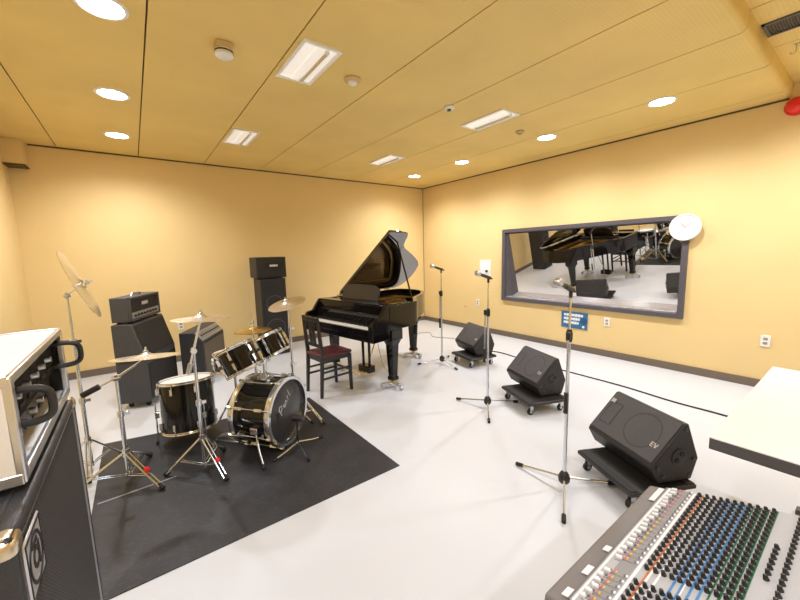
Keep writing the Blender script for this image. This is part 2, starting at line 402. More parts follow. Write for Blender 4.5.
t = thing('wall_plate', 'white square plate with a dark knob on the wall left of the window', 'wall plate', (XR, 4.35, 1.19))
MB().box((-.006, 0, 0), (.012, .25, .30)).build('plate', 'whitelam', t, .004)
MB().cyl((-.01, -.045, -.05), (-.045, -.045, -.05), .022, .018).build('knob', 'black', t)
def outlet(loc, rz, label):
    t = thing('wall_outlet', label, 'outlet', loc, rz)
    MB().box((-.005, 0, 0), (.01, .075, .12)).build('cover_plate', 'white', t, .003)
    b = MB()
    for s in (-1, 1): b.box((-.0105, 0, s*.022), (.003, .034, .026))
    b.build('socket', 'panelgrey', t, .002)
outlet((XR, .66, .505), 0, 'white power outlet low on the wall right of the window, above the white table')
outlet((XR, 4.53, .54), 0, 'white power outlet low on the wall between the two farther microphone stands')
outlet((XR, 2.21, .487), 0, 'white power outlet under the window just right of the blue sign')
outlet((.483, YB, .53), R(90), 'power outlet on the back wall above the silver panel combo amplifier')
t = tag(MB().cyl((XR, 4.83, .44), (XR-.03, 4.83, .44), .022, .018).build('wall_stub', 'tan'), 'tan round stub on the window wall near the room corner', 'wall stub')

# ------------------------------------------------------------------ floor mat and cables
b = MB()
b.prism([(-.345, 1.93), (1.385, 1.93), (1.37, 3.52), (.42, 3.56), (-.335, 3.70)], 0, .006)
tag(b.build('floor_mat', 'mat', smooth=False), 'large dark grey mat under the drum kit', 'mat')
tag(MB().box((-.11, 2.785, .0072), (.42, .012, .0016), Matrix.Rotation(R(3), 3, 'Z')).build('mat_fold', 'pale'), 'thin pale strip for the fold seam on the left side of the grey mat', 'fold')  # pale strip added in place of the fold seam in the mat
def spline(pts, n=8):
    P = [Vector(p) for p in pts]; P = [2*P[0]-P[1]]+P+[2*P[-1]-P[-2]]; out = []
    for i in range(1, len(P)-2):
        for k in range(n):
            t = k/n; a, b_, c, d = P[i-1:i+3]
            out.append(.5*((2*b_)+(c-a)*t+(2*a-5*b_+4*c-d)*t*t+(3*b_-a-3*c+d)*t**3))
    return out+[P[-2]]
tag(MB().tube(spline([(3.85, 3.5, .006), (4.22, 3.36, .006), (4.19, 2.8, .006), (4.17, 2.3, .006), (4.15, 1.6, .006), (4.08, 1.1, .006), (4.07, .7, .006), (4.0, -.2, .006)]), .008, 6).build('floor_cable', 'rubber'),
    'long dark cable running across the white floor along the window wall', 'cable')
tag(MB().tube(spline([(4.05, 5.0, .005), (4.2, 5.1, .005), (4.36, 4.98, .005), (4.2, 4.72, .005), (4.3, 4.48, .005), (4.42, 4.3, .005)]), .006, 6).build('floor_cable', 'pale'),
    'short looped grey cable on the floor behind the farthest microphone stand', 'cable')

# ------------------------------------------------------------------ grand piano
TH = R(10.4)
pi_ = thing('grand_piano', 'glossy black grand piano with its lid propped open', 'piano', (2.08, 3.695, 0), TH)
YT, YBS, ZR = -.62, .62, .955       # treble side, spine, rim height
def outline(off=0.):
    """rim outline, local x to the tail, y to the bass side"""
    P = [(.34, YT), (.40, YT+.012), (.455, YT+.05), (.50, -.52), (.57, -.44), (.68, -.37), (.82, -.30), (.97, -.225), (1.12, -.13), (1.24, -.04), (1.33, .06), (1.39, .2), (1.41, .36), (1.405, .47), (1.37, .56), (1.30, .605), (1.2, YBS)]
    P = [Vector((a, c)) for a, c in P]; out = []
    for i, p in enumerate(P):
        a = P[max(0, i-1)]; c = P[min(len(P)-1, i+1)]; t = (c-a).normalized()
        out.append(p+Vector((t.y, -t.x))*off)
    return [(v.x, v.y) for v in out]
XF = -.06
def lid_outline():
    return [(XLID, YT-.015), (.50, YT-.015), (.56, YT), (.60, YT+.06), (.625, -.49), (.66, -.41), (.74, -.34), (.86, -.275), (1.0, -.205), (1.14, -.125), (1.27, -.045), (1.37, .05), (1.43, .19), (1.46, .34), (1.45, .47), (1.41, .57), (1.33, .622), (1.2, YBS+.005), (XLID, YBS+.005)]
def closed(off, xf): 
    o = outline(off); return [(xf, YT-off)]+o+[(xf, YBS+off)]
outer = closed(0, XF); inner = closed(-.05, XF+.03)
# rim (open at top), soundboard, plate
b = MB(); b.wallstrip(outer, inner, .68, ZR); b.build('rim', 'blackgloss', pi_, .006)
MB().prism(closed(-.045, XF+.02), .70, .74).build('soundboard', 'sound', pi_, smooth=False)
MB().prism(closed(-.045, XF+.02), .68, .70).build('underside', 'darkwood', pi_, smooth=False)
b = MB()
b.wallstrip(closed(-.055, XF+.1), closed(-.11, XF+.2), .83, .85)
for k in range(4):
    y0 = -.42+k*.32; x1 = [.42, .75, 1.05, 1.2][k]
    b.box(((XF+.2+x1)/2, y0+.02*k, .845), (x1-XF-.2, .035, .03))
b.box((XF+.2, .03, .84), (.16, 1.22, .03))
b.build('iron_plate', 'gold', pi_, .004)
b = MB()
for k in range(46):
    y = -.53+k*1.12/45; xe = min(.36+(y+.53)*1.0, 1.24)
    b.box(((XF+.25+xe)/2, y, .865), (xe-XF-.25, .0025, .0025))
b.build('strings', 'brass', pi_)
b = MB()
for k in range(46):
    y = -.53+k*1.12/45; b.box((.12, y, .88), (.10, .014, .035))
b.build('dampers', 'black', pi_)
YM = (YT+YBS)/2; PW = YBS-YT
# key action: keybed, arms, keys
MB().box((-.185, YM, .630), (.25, PW, .085)).build('keybed', 'blackgloss', pi_, .006)
for s in (-1, 1):
    e = YT if s < 0 else YBS-.045
    MB().prism([(-.315, .59), (-.06, .59), (-.06, ZR), (-.11, ZR), (-.155, .90), (-.21, .825), (-.295, .81), (-.315, .78)], e, e+.045,
               Matrix(((1, 0, 0, 0), (0, 0, 1, 0), (0, 1, 0, 0), (0, 0, 0, 1)))).build('cheek', 'blackgloss', pi_, .008)
    MB().box((-.21, YM+s*(PW/2-.06), .71), (.20, .03, .10)).build('key_block', 'blackgloss', pi_, .004)
MB().box((-.305, YM, .685), (.03, PW-.09, .07)).build('keyslip', 'blackgloss', pi_, .004)
KW = PW-.15
b = MB()
for k in range(52):
    y = YM+KW/2-(k+.5)*KW/52; b.box((-.22, y, .725), (.145, KW/52-.0012, .02))
b.build('white_keys', 'ivory', pi_, .0012)
b = MB()
for k in range(51):
    if (k % 7) in (0, 2, 3, 5, 6):
        b.box((-.195, YM+KW/2-(k+1)*KW/52, .741), (.095, .0105, .014))
b.build('black_keys', 'black', pi_, .001)
MB().box((-.13, YM, .79), (.025, PW-.10, .14), Matrix.Rotation(R(-12), 3, 'Y')).build('fallboard', 'blackgloss', pi_, .006)
MB().box((-.10, YM, .885), (.03, PW-.09, .125)).build('front_panel', 'blackgloss', pi_, .006)
MB().box((-.05, YM, ZR), (.13, PW-.06, .012)).build('front_shelf', 'blackgloss', pi_, .004)
# music desk
MB().prism([(-.34, 0), (.34, 0), (.33, .15), (.22, .19), (-.22, .19), (-.33, .15)], 0, .018,
     Matrix.Translation((.13, .10, ZR)) @ Matrix.Rotation(R(18), 4, 'Y') @ Matrix(((0, 0, 1, 0), (1, 0, 0, 0), (0, 1, 0, 0), (0, 0, 0, 1)))).build('music_desk', 'darkwood', pi_, .005)
MB().box((.13, .09, ZR-.008), (.12, .80, .02)).build('desk_shelf', 'blackgloss', pi_, .004)
# lid, hinged on the spine
LA = R(38)
XLID = .24
lid_pts = lid_outline()
HM = Matrix.Translation((0, YBS+.005, ZR+.012)) @ Matrix.Rotation(-LA, 4, 'X') @ Matrix.Translation((0, -YBS-.005, 0))
MB().prism(lid_pts, 0, .018, HM).build('lid', 'lid', pi_, .004)
MB().prism([(XLID, YT-.015), (XLID+.20, YT-.015), (XLID+.26, YT+.02), (XLID+.26, YBS-.02), (XLID, YBS-.02)], .0185, .034, HM).build('front_lid', 'lid', pi_, .004)
b = MB()
for x in (.25, .75, 1.15): b.cyl((x-.05, YBS+.008, ZR+.008), (x+.05, YBS+.008, ZR+.008), .007, seg=8)
b.build('lid_hinge', 'brass', pi_)
pt = HM @ Vector((.50, -.46, 0))
MB().cyl((.42, YT+.09, ZR-.02), pt, .011, .009, 10).build('lid_prop', 'blackgloss', pi_)
# legs with caster cradles
def piano_leg(x, y):
    b = MB()
    b.prism([(-.085, -.085), (.085, -.085), (.085, .085), (-.085, .085)], .56, .68, Matrix.Translation((x, y, 0)))
    for (za, ra), (zb, rb) in zip([(.56, .075), (.50, .052)], [(.50, .052), (.13, .036)]):
        va = [b.bm.verts.new((x+sx*ra, y+sy*ra, za)) for sx, sy in ((-1, -1), (1, -1), (1, 1), (-1, 1))]
        vb = [b.bm.verts.new((x+sx*rb, y+sy*rb, zb)) for sx, sy in ((-1, -1), (1, -1), (1, 1), (-1, 1))]
        for i in range(4): b.bm.faces.new((va[i], va[(i+1) % 4], vb[(i+1) % 4], vb[i]))
    b.box((x, y, .115), (.09, .09, .04))
    lg = b.build('leg', 'blackgloss', pi_, .005)
    MB().cyl((x, y, .10), (x, y, .07), .022).build('caster_stem', 'brass', lg)
    b = MB()                                   # three-armed caster cradle standing on the floor
    for k in range(3):
        a = k*2*PI/3+.5
        b.box((x+.07*math.cos(a), y+.07*math.sin(a), .055), (.14, .045, .028), Matrix.Rotation(a, 3, 'Z'))
    b.cyl((x, y, .04), (x, y, .07), .06); b.build('cradle', 'steel', lg, .004)
    for k in range(3):
        a = k*2*PI/3+.5; c = Vector((x+.125*math.cos(a), y+.125*math.sin(a), .025)); d = Vector((-math.sin(a), math.cos(a), 0))*.012
        MB().cyl(c-d, c+d, .025, seg=14).build('wheel', 'steel', lg)
piano_leg(.05, -.535); piano_leg(.05, .53); piano_leg(1.11, .08)
# pedal lyre
b = MB()
for s in (-1, 1): b.cyl((.13, s*.06, .68), (.13, s*.055, .14), .019, .016, 10)
b.box((.13, 0, .10), (.10, .20, .085)); b.build('lyre', 'blackgloss', pi_, .004)
for k in (-1, 0, 1): MB().box((.03, k*.06, .075), (.15, .026, .012)).build('pedal', 'brass', pi_, .004)
MB().cyl((.16, 0, .15), (.42, 0, .67), .008, seg=8).build('lyre_brace', 'brass', pi_)
tag(MB().tube(spline([(2.36, 3.74, .66), (2.37, 3.70, .40), (2.42, 3.66, .10), (2.50, 3.62, .012), (2.62, 3.70, .008)]), .004, 6).build('hanging_cable', 'pale'), 'thin pale cable hanging under the piano beside its pedals', 'cable')

# ------------------------------------------------------------------ piano chair
ch = thing('piano_chair', 'black wooden chair with a maroon seat at the piano keyboard', 'chair', (1.65, 3.585, 0), R(6))
def taper(b, p0, p1, a, c):
    p0 = Vector(p0); p1 = Vector(p1)
    va = [b.bm.verts.new(p0+Vector((sx*a, sy*a, 0))) for sx, sy in ((-1, -1), (1, -1), (1, 1), (-1, 1))]
    vb = [b.bm.verts.new(p1+Vector((sx*c, sy*c, 0))) for sx, sy in ((-1, -1), (1, -1), (1, 1), (-1, 1))]
    for i in range(4): b.bm.faces.new((va[i], va[(i+1) % 4], vb[(i+1) % 4], vb[i]))
    b.bm.faces.new(va[::-1]); b.bm.faces.new(vb); return b
for s in (-1, 1):
    taper(MB(), (.175, s*.155, 0), (.165, s*.155, .42), .014, .018).build('leg', 'darkwood', ch, .003)
    b = MB(); taper(b, (-.20, s*.15, 0), (-.17, s*.15, .44), .014, .018); taper(b, (-.17, s*.15, .44), (-.205, s*.15, .865), .018, .013)
    b.build('leg', 'darkwood', ch, .003)
    MB().box((0, s*.152, .20), (.34, .014, .022)).build('stretcher', 'darkwood', ch, .003)
    MB().box((0, s*.152, .27), (.34, .014, .022)).build('stretcher', 'darkwood', ch, .003)
MB().box((.17, 0, .23), (.014, .30, .022)).build('stretcher', 'darkwood', ch, .003)
b = MB()
for s in (-1, 1): b.box((0, s*.155, .405), (.34, .018, .05))
b.box((.168, 0, .405), (.018, .31, .05)); b.box((-.17, 0, .405), (.018, .30, .05)); b.build('seat_frame', 'darkwood', ch, .003)
MB().box((0, 0, .445), (.38, .35, .036)).build('seat', 'maroon', ch, .014, seg=3)
MB().box((-.203, 0, .838), (.022, .30, .05)).build('top_rail', 'darkwood', ch, .005)
b = MB()
for s in (-1, 1): b.box((-.192, s*.035, .69), (.012, .05, .28), Matrix.Rotation(R(-5), 3, 'Y'))
b.build('back_splat', 'darkwood', ch, .003)
MB().box((-.180, 0, .555), (.018, .29, .035)).build('back_rail', 'darkwood', ch, .004)

# ------------------------------------------------------------------ microphone stands
def mic_stand(label, loc, legs, h, hc, micdir, boom=True, a0=0.):
    t = thing('microphone_stand', label, 'microphone stand', loc, 0, 'straight microphone stands in front of the window')
    MB().lathe([(0, .035), (.022, .035), (.034, .05), (.036, .075), (.026, .10), (.014, .115), (0, .115)], seg=16).build('hub', 'black', t)
    MB().cyl((0, 0, .10), (0, 0, hc), .0105, seg=12).build('lower_pole', 'chrome', t)
    MB().cyl((0, 0, hc), (0, 0, h-.04), .0065, seg=10).build('upper_pole', 'chrome', t)
    MB().lathe([(0, hc-.035), (.016, hc-.035), (.019, hc-.02), (.019, hc+.02), (.012, hc+.04), (0, hc+.04)], seg=12).build('clutch', 'black', t)
    for a in legs:
        c, s = math.cos(R(a)), math.sin(R(a))
        lg = MB().tube([(.02*c, .02*s, .07), (.12*c, .12*s, .052), (.30*c, .30*s, .018)], .0075, 8).build('leg', 'chrome', t)
        MB().cyl((.285*c, .285*s, .020), (.335*c, .335*s, .013), .0125, seg=10).build('rubber_foot', 'rubber', lg)
    if boom:                                   # boom arm folded down along the pole
        c, s = math.cos(R(a0)), math.sin(R(a0)); o = Vector((.034*c, .034*s, 0)); o2 = Vector((.052*c, .052*s, 0))
        MB().cyl(o+Vector((0, 0, hc+.0)), o2*.8+Vector((0, 0, hc-.44)), .006, seg=8).build('folded_boom', 'chrome', t)
        MB().cyl(o2*.8+Vector((0, 0, hc-.34)), o2*.8+Vector((0, 0, hc-.47)), .0125, seg=10).build('boom_grip', 'black', t)
        MB().box(o*.6+Vector((0, 0, hc+.005)), (.05, .026, .05), Matrix.Rotation(R(a0), 3, 'Z')).build('boom_joint', 'black', t, .006)
    d = Vector(micdir).normalized(); top = Vector((0, 0, h-.01))
    b = MB(); b.cyl((0, 0, h-.06), (0, 0, h), .011, seg=10); b.cyl(top-d*.02, top+d*.07, .016, .015, 12); b.build('mic_clip', 'black', t)
    mc = MB().cyl(top-d*.05, top+d*.125, .009, .0135, 14).build('microphone', 'black', t)
    b = MB(); c0 = top+d*.125; b.lathe([(0, -.004), (.015, -.004), (.0235, .012), (.0255, .03), (.021, .048), (.010, .057), (0, .058)], align(d, c0), 20)
    b.build('mic_grille', 'steel', mc)
    return t
mic_stand('nearest chrome microphone stand, standing in front of the blue wall sign', (2.055, 1.085, 0), (94, -34, 209), 1.275, .985, (-.96, -.02, .34), True, 200)
mic_stand('middle chrome microphone stand, in front of the small wall plate', (2.62, 2.165, 0), (106, -20, 222), 1.27, .93, (-.97, .0, .30), True, 170)
mic_stand('farthest chrome microphone stand, between the piano and the window wall', (3.24, 3.46, 0), (150, 30, 262), 1.29, .96, (-.96, .05, .30), True, 80)

# ------------------------------------------------------------------ stage monitors on dollies
def vframe(xd, zdir=(0, 0, 1)):
    pass
def make_monitor(name_label, loc, ax, ringlogo=True):
    """ax: direction of the cabinet's length; local x along it, y to the back, z up"""
    rz = math.atan2(ax[1], ax[0])
    t = thing('stage_monitor', name_label, 'speaker', loc, rz, 'wedge stage monitors on dollies')
    L = .52
    prof = [(.055, 0), (.0, .10), (.010, .122), (.215, .348), (.24, .352), (.325, .13), (.285, 0)]
    mx = Matrix(((0, 0, 1, 0), (1, 0, 0, 0), (0, 1, 0, 0), (0, 0, 0, 1)))
    MB().prism(prof, -L/2, L/2, mx).build('cabinet', 'speaker', t, .010, seg=3)
    a = Vector((0, .010, .122)); c = Vector((0, .215, .348)); d = (c-a).normalized(); n = Vector((0, -d.z, d.y))
    mid = (a+c)/2; Lg = (c-a).length
    gm = Matrix(((1, 0, 0, mid.x+n.x*.004), (0, d.y, n.y, mid.y+n.y*.004), (0, d.z, n.z, mid.z+n.z*.004), (0, 0, 0, 1)))
    g = MB(); g.prism([(-L/2+.012, -Lg/2+.006), (L/2-.012, -Lg/2+.006), (L/2-.012, Lg/2-.006), (-L/2+.012, Lg/2-.006)], -.004, .004, gm)
    gr = g.build('grille', 'grille', t, .004)
    b = MB(); b.lathe([(.108, .0035), (.114, .0048), (.121, .0035)], gm @ Matrix.Translation((.08, 0, 0)), 40); b.build('woofer_ring', 'ring', gr)
    b = MB(); b.tube([gm @ Vector((x, y, .0035)) for x, y in ((-.22, -.08), (-.13, -.08), (-.13, .08), (-.22, .08))], .003, 6, True); b.build('horn_outline', 'ring', gr)
    # badge: the letters E and V in a slanted block
    b = MB(); lg = gm @ Matrix.Translation((.195, -.045, .0045)) @ Matrix.Diagonal((.62, .62, 1, 1))
    for q, (x, y, w_, h_, r_) in enumerate([(-.028, 0, .008, .05, 0), (-.014, .021, .026, .008, 0), (-.014, 0, .022, .008, 0), (-.014, -.021, .026, .008, 0), (.014, 0, .009, .05, 16), (.030, 0, .009, .05, -16)]):
        m2 = lg @ Matrix.Translation((x, y, 0)) @ Matrix.Rotation(R(r_), 4, 'Z')
        b.prism([(-w_/2, -h_/2), (w_/2, -h_/2), (w_/2, h_/2), (-w_/2, h_/2)], -.001, .001, m2)
    b.build('badge', 'greytext', gr)
    # rear/end details: pole socket and handle screws on each end
    for s in (-1, 1):
        e = MB().lathe([(0, 0), (.05, 0), (.05, .004), (.04, .005), (0, .005)], Matrix.Translation((s*L/2, .185, .155)) @ Matrix.Rotation(s*R(90), 4, 'Y'), 24).build('pole_socket', 'black', t)
        b = MB()
        for k in (-1, 1): b.cyl((s*(L/2+.003), .185+k*.016, .155+k*.018), (s*(L/2+.0085), .185+k*.016, .155+k*.018), .015, seg=12)
        b.build('socket_hole', 'rubber', e)
        for y, z in ((.045, .10), (.222, .315), (.29, .13), (.265, .03), (.085, .045)):
            MB().cyl((s*(L/2-.002), y, z), (s*(L/2+.006), y, z), .012, seg=10).build('corner_screw', 'ring', t)
    return t
def make_dolly(label, loc, rz, lx, ly):
    t = thing('speaker_dolly', label, 'dolly', loc, rz, 'low wheeled dollies under the stage monitors')
    MB().box((0, 0, .112), (lx, ly, .026)).build('deck', 'dolly', t, .006)
    b = MB()
    for s in (-1, 1): b.box((0, s*(ly/2-.03), .127), (lx*.96, .05, .006))
    b.build('deck_pad', 'rubber', t, .002)
    for sx in (-1, 1):
        for sy in (-1, 1):
            x, y = sx*(lx/2-.05), sy*(ly/2-.05)
            b = MB(); b.box((x, y, .096), (.06, .05, .006)); b.box((x-.014, y, .07), (.004, .03, .05)); b.box((x+.014, y, .07), (.004, .03, .05))
            f = b.build('caster', 'steel', t, .001)
            MB().lathe([(0, -.011), (.026, -.011), (.030, -.007), (.030, .007), (.026, .011), (0, .011)], Matrix.Translation((x, y-.006, .030)) @ Matrix.Rotation(R(90), 4, 'Y'), 18).build('wheel', 'rubber', f)
            MB().cyl((x-.0165, y-.006, .030), (x+.0165, y-.006, .030), .012, seg=12).build('wheel_hub', 'steel', f)
    return t
MON = [((2.385, .925), (-.44, -.90), 'black wedge stage monitor nearest the camera, behind the mixing console'),
       ((3.00, 2.07), (-.37, -.93), 'middle black wedge stage monitor, between two microphone stands'),
       ((3.555, 3.36), (-.30, -.95), 'farthest black wedge stage monitor, beside the middle microphone stand')]
for (x, y), ax, lab in MON:
    l = math.hypot(*ax); ax = (ax[0]/l, ax[1]/l)
    mo = make_monitor(lab, (x, y, .132), ax)
    if 'nearest' in lab:
        gmo = [c for c in kids(mo) if c.name.startswith('grille')][0]
        MB().box((-.215, .165, .305), (.03, .028, .010), Matrix.Rotation(R(48), 3, 'X')).build('white_label', 'greytext', gmo)
DOL = [((2.42, .84), (-.46, -.89), .47, .43, 'black wheeled dolly under the nearest stage monitor'),
       ((3.02, 1.93), (-.37, -.93), .48, .42, 'black wheeled dolly under the middle stage monitor'),
       ((3.60, 3.22), (-.18, -.98), .44, .42, 'black wheeled dolly under the farthest stage monitor')]
for (x, y), ax, lx, ly, lab in DOL:
    make_dolly(lab, (x, y, 0), math.atan2(ax[1], ax[0]), lx, ly)

# ------------------------------------------------------------------ drum kit
ZM = .006
def ring_hoop(b, r, z, mx, h=.022, th=.008):
    b.lathe([(r-.002, z-h/2), (r+th, z-h/2), (r+th+.002, z-h/2+.004), (r+th-.002, z), (r+th+.002, z+h/2-.004), (r+th, z+h/2), (r-.002, z+h/2), (r-.002, z-h/2)], mx, 40)
def drum(t, mx, r, dep, nl, lugh=.05, head='headwhite', bottom='headwhite', lugname='lug'):
    b = MB(); b.lathe([(r, -dep/2), (r, dep/2), (r-.008, dep/2), (r-.008, -dep/2), (r, -dep/2)], mx, 40); b.build('shell', 'drumblack', t)
    for s in (1, -1):
        b = MB(); ring_hoop(b, r, s*(dep/2+.002), mx); b.build('hoop', 'hoopgold', t)
    MB().lathe([(0, dep/2-.001), (r-.004, dep/2-.001), (r+.002, dep/2-.004), (r+.002, dep/2-.010), (0, dep/2-.006)], mx, 40).build('batter_head', head, t)
    MB().lathe([(0, -dep/2+.001), (r-.004, -dep/2+.001), (r+.002, -dep/2+.006), (0, -dep/2+.006)], mx, 40).build('resonant_head', bottom, t)
    for k in range(nl):
        a = 2*PI*k/nl+.3
        for s in (1, -1):
            c = Vector(((r+.012)*math.cos(a), (r+.012)*math.sin(a), s*(dep/2-.055)))
            b = MB(); b.box(mx @ c, (.022, .018, lugh), (mx.to_3x3() @ Matrix.Rotation(a, 3, 'Z')))
            q = Vector(((r+.012)*math.cos(a), (r+.012)*math.sin(a), s*(dep/2+.014)))
            b.cyl(mx @ c, mx @ q, .0035, seg=6); b.build(lugname, 'chrome', t, .003)

BN = Vector((.62, -.785, 0)).normalized(); BA = math.atan2(BN.y, BN.x)
bd = thing('bass_drum', 'large black bass drum lying on its side on the grey mat', 'drum', (.775, 2.845, ZM), BA)
BR, BD = .258, .31; BH = BR+.022
BX = Matrix.Translation((0, 0, BH)) @ Matrix.Rotation(R(90), 4, 'Y')
b = MB(); b.lathe([(BR, -BD/2), (BR, BD/2), (BR-.01, BD/2), (BR-.01, -BD/2), (BR, -BD/2)], BX, 56); b.build('shell', 'drumblack', bd)
for s in (1, -1):
    b = MB(); b.lathe([(BR-.012, s*BD/2-.022), (BR+.012, s*BD/2-.022), (BR+.016, s*BD/2-.016), (BR+.016, s*BD/2+.016), (BR+.010, s*BD/2+.022), (BR-.012, s*BD/2+.022), (BR-.012, s*BD/2-.022)], BX, 56); b.build('hoop', 'chrome', bd)
fh = MB().lathe([(0, BD/2+.008), (BR-.02, BD/2+.008), (BR-.012, BD/2+.004), (BR-.012, BD/2-.006), (0, BD/2-.004)], BX, 56).build('front_head', 'headdark', bd)
MB().lathe([(0, -BD/2-.004), (BR-.012, -BD/2-.004), (BR-.012, -BD/2+.004), (0, -BD/2+.004)], BX, 56).build('batter_head', 'headwhite', bd)
# slanting silver script across the front head
fr = Matrix(((0, 0, 1, BD/2+.0095), (1, 0, 0, .0), (0, 1, 0, BH+.075), (0, 0, 0, 1))) @ Matrix.Rotation(R(42), 4, 'Z') @ Matrix.Diagonal((.68, .68, 1, 1))
b = MB()
def stroke(pts): b.tube([fr @ Vector((x, y, 0)) for x, y in pts], .0036, 5)
yo = .02
stroke([(-.17, yo-.02), (-.15, yo+.075)]); stroke([(-.165, yo+.06), (-.12, yo+.085), (-.09, yo+.06), (-.11, yo+.03), (-.155, yo+.025)])
stroke([(-.085, yo+.005), (-.05, yo+.015), (-.055, yo+.032), (-.08, yo+.022), (-.075, yo-.01), (-.04, yo-.012)])
stroke([(-.005, yo+.025), (-.035, yo+.02), (-.035, yo-.012), (-.01, yo-.008), (-.002, yo+.028), (.004, yo-.014)])
stroke([(.025, yo-.014), (.03, yo+.028), (.055, yo+.03)]); stroke([(.075, yo-.014), (.095, yo+.08)])
b.build('script_logo', 'greytext', fh)
for k in range(8):
    a = 2*PI*k/8+PI/8
    b = MB()
    for s in (1, -1):
        c = Vector(((BR+.014)*math.cos(a), (BR+.014)*math.sin(a), s*(BD/2-.07)))
        b.box(BX @ c, (.026, .022, .06), BX.to_3x3() @ Matrix.Rotation(a, 3, 'Z'))
        e = Vector(((BR+.026)*math.cos(a), (BR+.026)*math.sin(a), s*(BD/2+.02)))
        c2 = Vector(((BR+.024)*math.cos(a), (BR+.024)*math.sin(a), s*(BD/2-.07)))
        b.cyl(BX @ c2, BX @ e, .005, seg=8); b.cyl(BX @ (e-Vector((0, 0, s*.03))), BX @ e, .012, seg=10)
    b.cyl(BX @ Vector(((BR+.016)*math.cos(a), (BR+.016)*math.sin(a), -BD/2+.07)), BX @ Vector(((BR+.016)*math.cos(a), (BR+.016)*math.sin(a), BD/2-.07)), .005, seg=8)
    b.build('tension_rod', 'chrome', bd, .002)
for s in (-1, 1):
    sp = MB().tube([(.05, s*(BR-.005), .22), (.11, s*(BR+.05), .10), (.17, s*(BR+.09), .012)], .008, 8).build('spur', 'chrome', bd)
    MB().box((.05, s*(BR+.008), .23), (.06, .03, .05)).build('spur_bracket', 'chrome', sp, .004)
    MB().cyl((.157, s*(BR+.082), .028), (.175, s*(BR+.095), .006), .013, seg=10).build('spur_tip', 'rubber', sp)
# tom holder on top of the shell
b = MB(); b.box((-.02, 0, 2*BR+.03), (.09, .10, .03)); b.cyl((-.02, 0, 2*BR+.03), (-.02, 0, 2*BR+.17), .016, seg=12)
b.cyl((-.02, -.065, 2*BR+.15), (-.02, .065, 2*BR+.15), .013, seg=10)
b.build('tom_mount', 'chrome', bd, .003)

TN = Vector((-.66*.45, .75*.45, .895)).normalized()
def tom(name, label, c, r, dep, nl, n=TN, group='black rack toms over the bass drum'):
    t = thing(name, label, 'drum', c, 0, group)
    drum(t, align(n), r, dep, nl)
    return t
ta = tom('rack_tom', 'black rack tom on the left above the bass drum, tilted towards the drummer', (.585, 2.86, .735), .132, .185, 6)
MB().cyl((.15, .02, -.02), (.10, .01, -.01), .013, seg=10).build('mount_bracket', 'chrome', ta)
tb = tom('rack_tom', 'black rack tom on the right above the bass drum, behind its chrome holder', (.872, 3.02, .765), .12, .165, 6)
MB().cyl((-.14, -.06, -.02), (-.09, -.03, -.02), .013, seg=10).build('mount_bracket', 'chrome', tb)
ft = thing('floor_tom', 'black floor tom with a white head standing at the back of the mat', 'drum', (.26, 3.36, ZM), 0)
drum(ft, align((.015, .12, .99), (0, 0, .305)), .195, .39, 8)
for k in range(3):
    a = 2*PI*k/3+.9; c, s = math.cos(a), math.sin(a)
    lg = MB().tube([(.23*c, .23*s, .36), (.23*c, .23*s, .09), (.24*c, .24*s, .012)], .006, 8).build('leg', 'chrome', ft)
    MB().box((.221*c, .221*s, .25), (.03, .03, .05), Matrix.Rotation(a, 3, 'Z')).build('leg_bracket', 'chrome', lg, .003)
    MB().cyl((.239*c, .239*s, .03), (.241*c, .241*s, 0), .011, seg=10).build('rubber_foot', 'rubber', lg)
sn = thing('snare_drum', 'snare drum with a bright white head half hidden behind the left rack tom', 'drum', (.655, 3.46, ZM), 0)
drum(sn, Matrix.Translation((0, 0, .565)), .165, .13, 8, .04)
b = MB(); b.cyl((0, 0, .30), (0, 0, .47), .012, seg=10)
for k in range(3):
    a = 2*PI*k/3; c, s = math.cos(a), math.sin(a)
    b.tube([(0, 0, .475), (.16*c, .16*s, .475), (.178*c, .178*s, .50)], .006, 6)
b.build('snare_basket', 'chrome', sn)
for k in range(3):
    a = 2*PI*k/3+.5; c, s = math.cos(a), math.sin(a)
    MB().cyl((0, 0, .30), (.17*c, .17*s, .01), .009, seg=8).build('leg', 'chrome', sn)

kp = thing('kick_pedal', 'silver kick pedal on the mat behind the bass drum', 'pedal', (.535, 3.06, ZM), BA)
MB().box((-.02, 0, .012), (.26, .085, .014)).build('base_plate', 'steel', kp, .003)
MB().box((-.03, 0, .055), (.24, .07, .012), Matrix.Rotation(R(-14), 3, 'Y')).build('footboard', 'steel', kp, .004)
b = MB()
for s in (-1, 1): b.cyl((.09, s*.055, .01), (.09, s*.05, .20), .008, seg=8)
b.cyl((.09, -.055, .19), (.09, .055, .19), .008, seg=8); b.build('pedal_frame', 'chrome', kp)

# kick microphone on a low tripod in front of the bass drum
km = thing('low_microphone_stand', 'low black microphone stand right in front of the bass drum head', 'microphone stand', (.90, 2.60, ZM), 0)
MB().cyl((0, 0, .05), (0, 0, .23), .007, seg=10).build('pole', 'black', km)
for a in (196, 268, 12):
    c, s = math.cos(R(a)), math.sin(R(a))
    lg = MB().tube([(0, 0, .06), (.11*c, .11*s, .03), (.21*c, .21*s, .012)], .0075, 8).build('leg', 'chrome', km)
    MB().cyl((.19*c, .19*s, .014), (.225*c, .225*s, .012), .011, seg=8).build('rubber_foot', 'rubber', lg)
b = MB(); b.cyl((0, 0, .22), (-.004, .006, .245), .011, seg=10); b.cyl((.03, -.04, .25), (-.018, .022, .25), .019, seg=14); b.build('microphone', 'black', km)

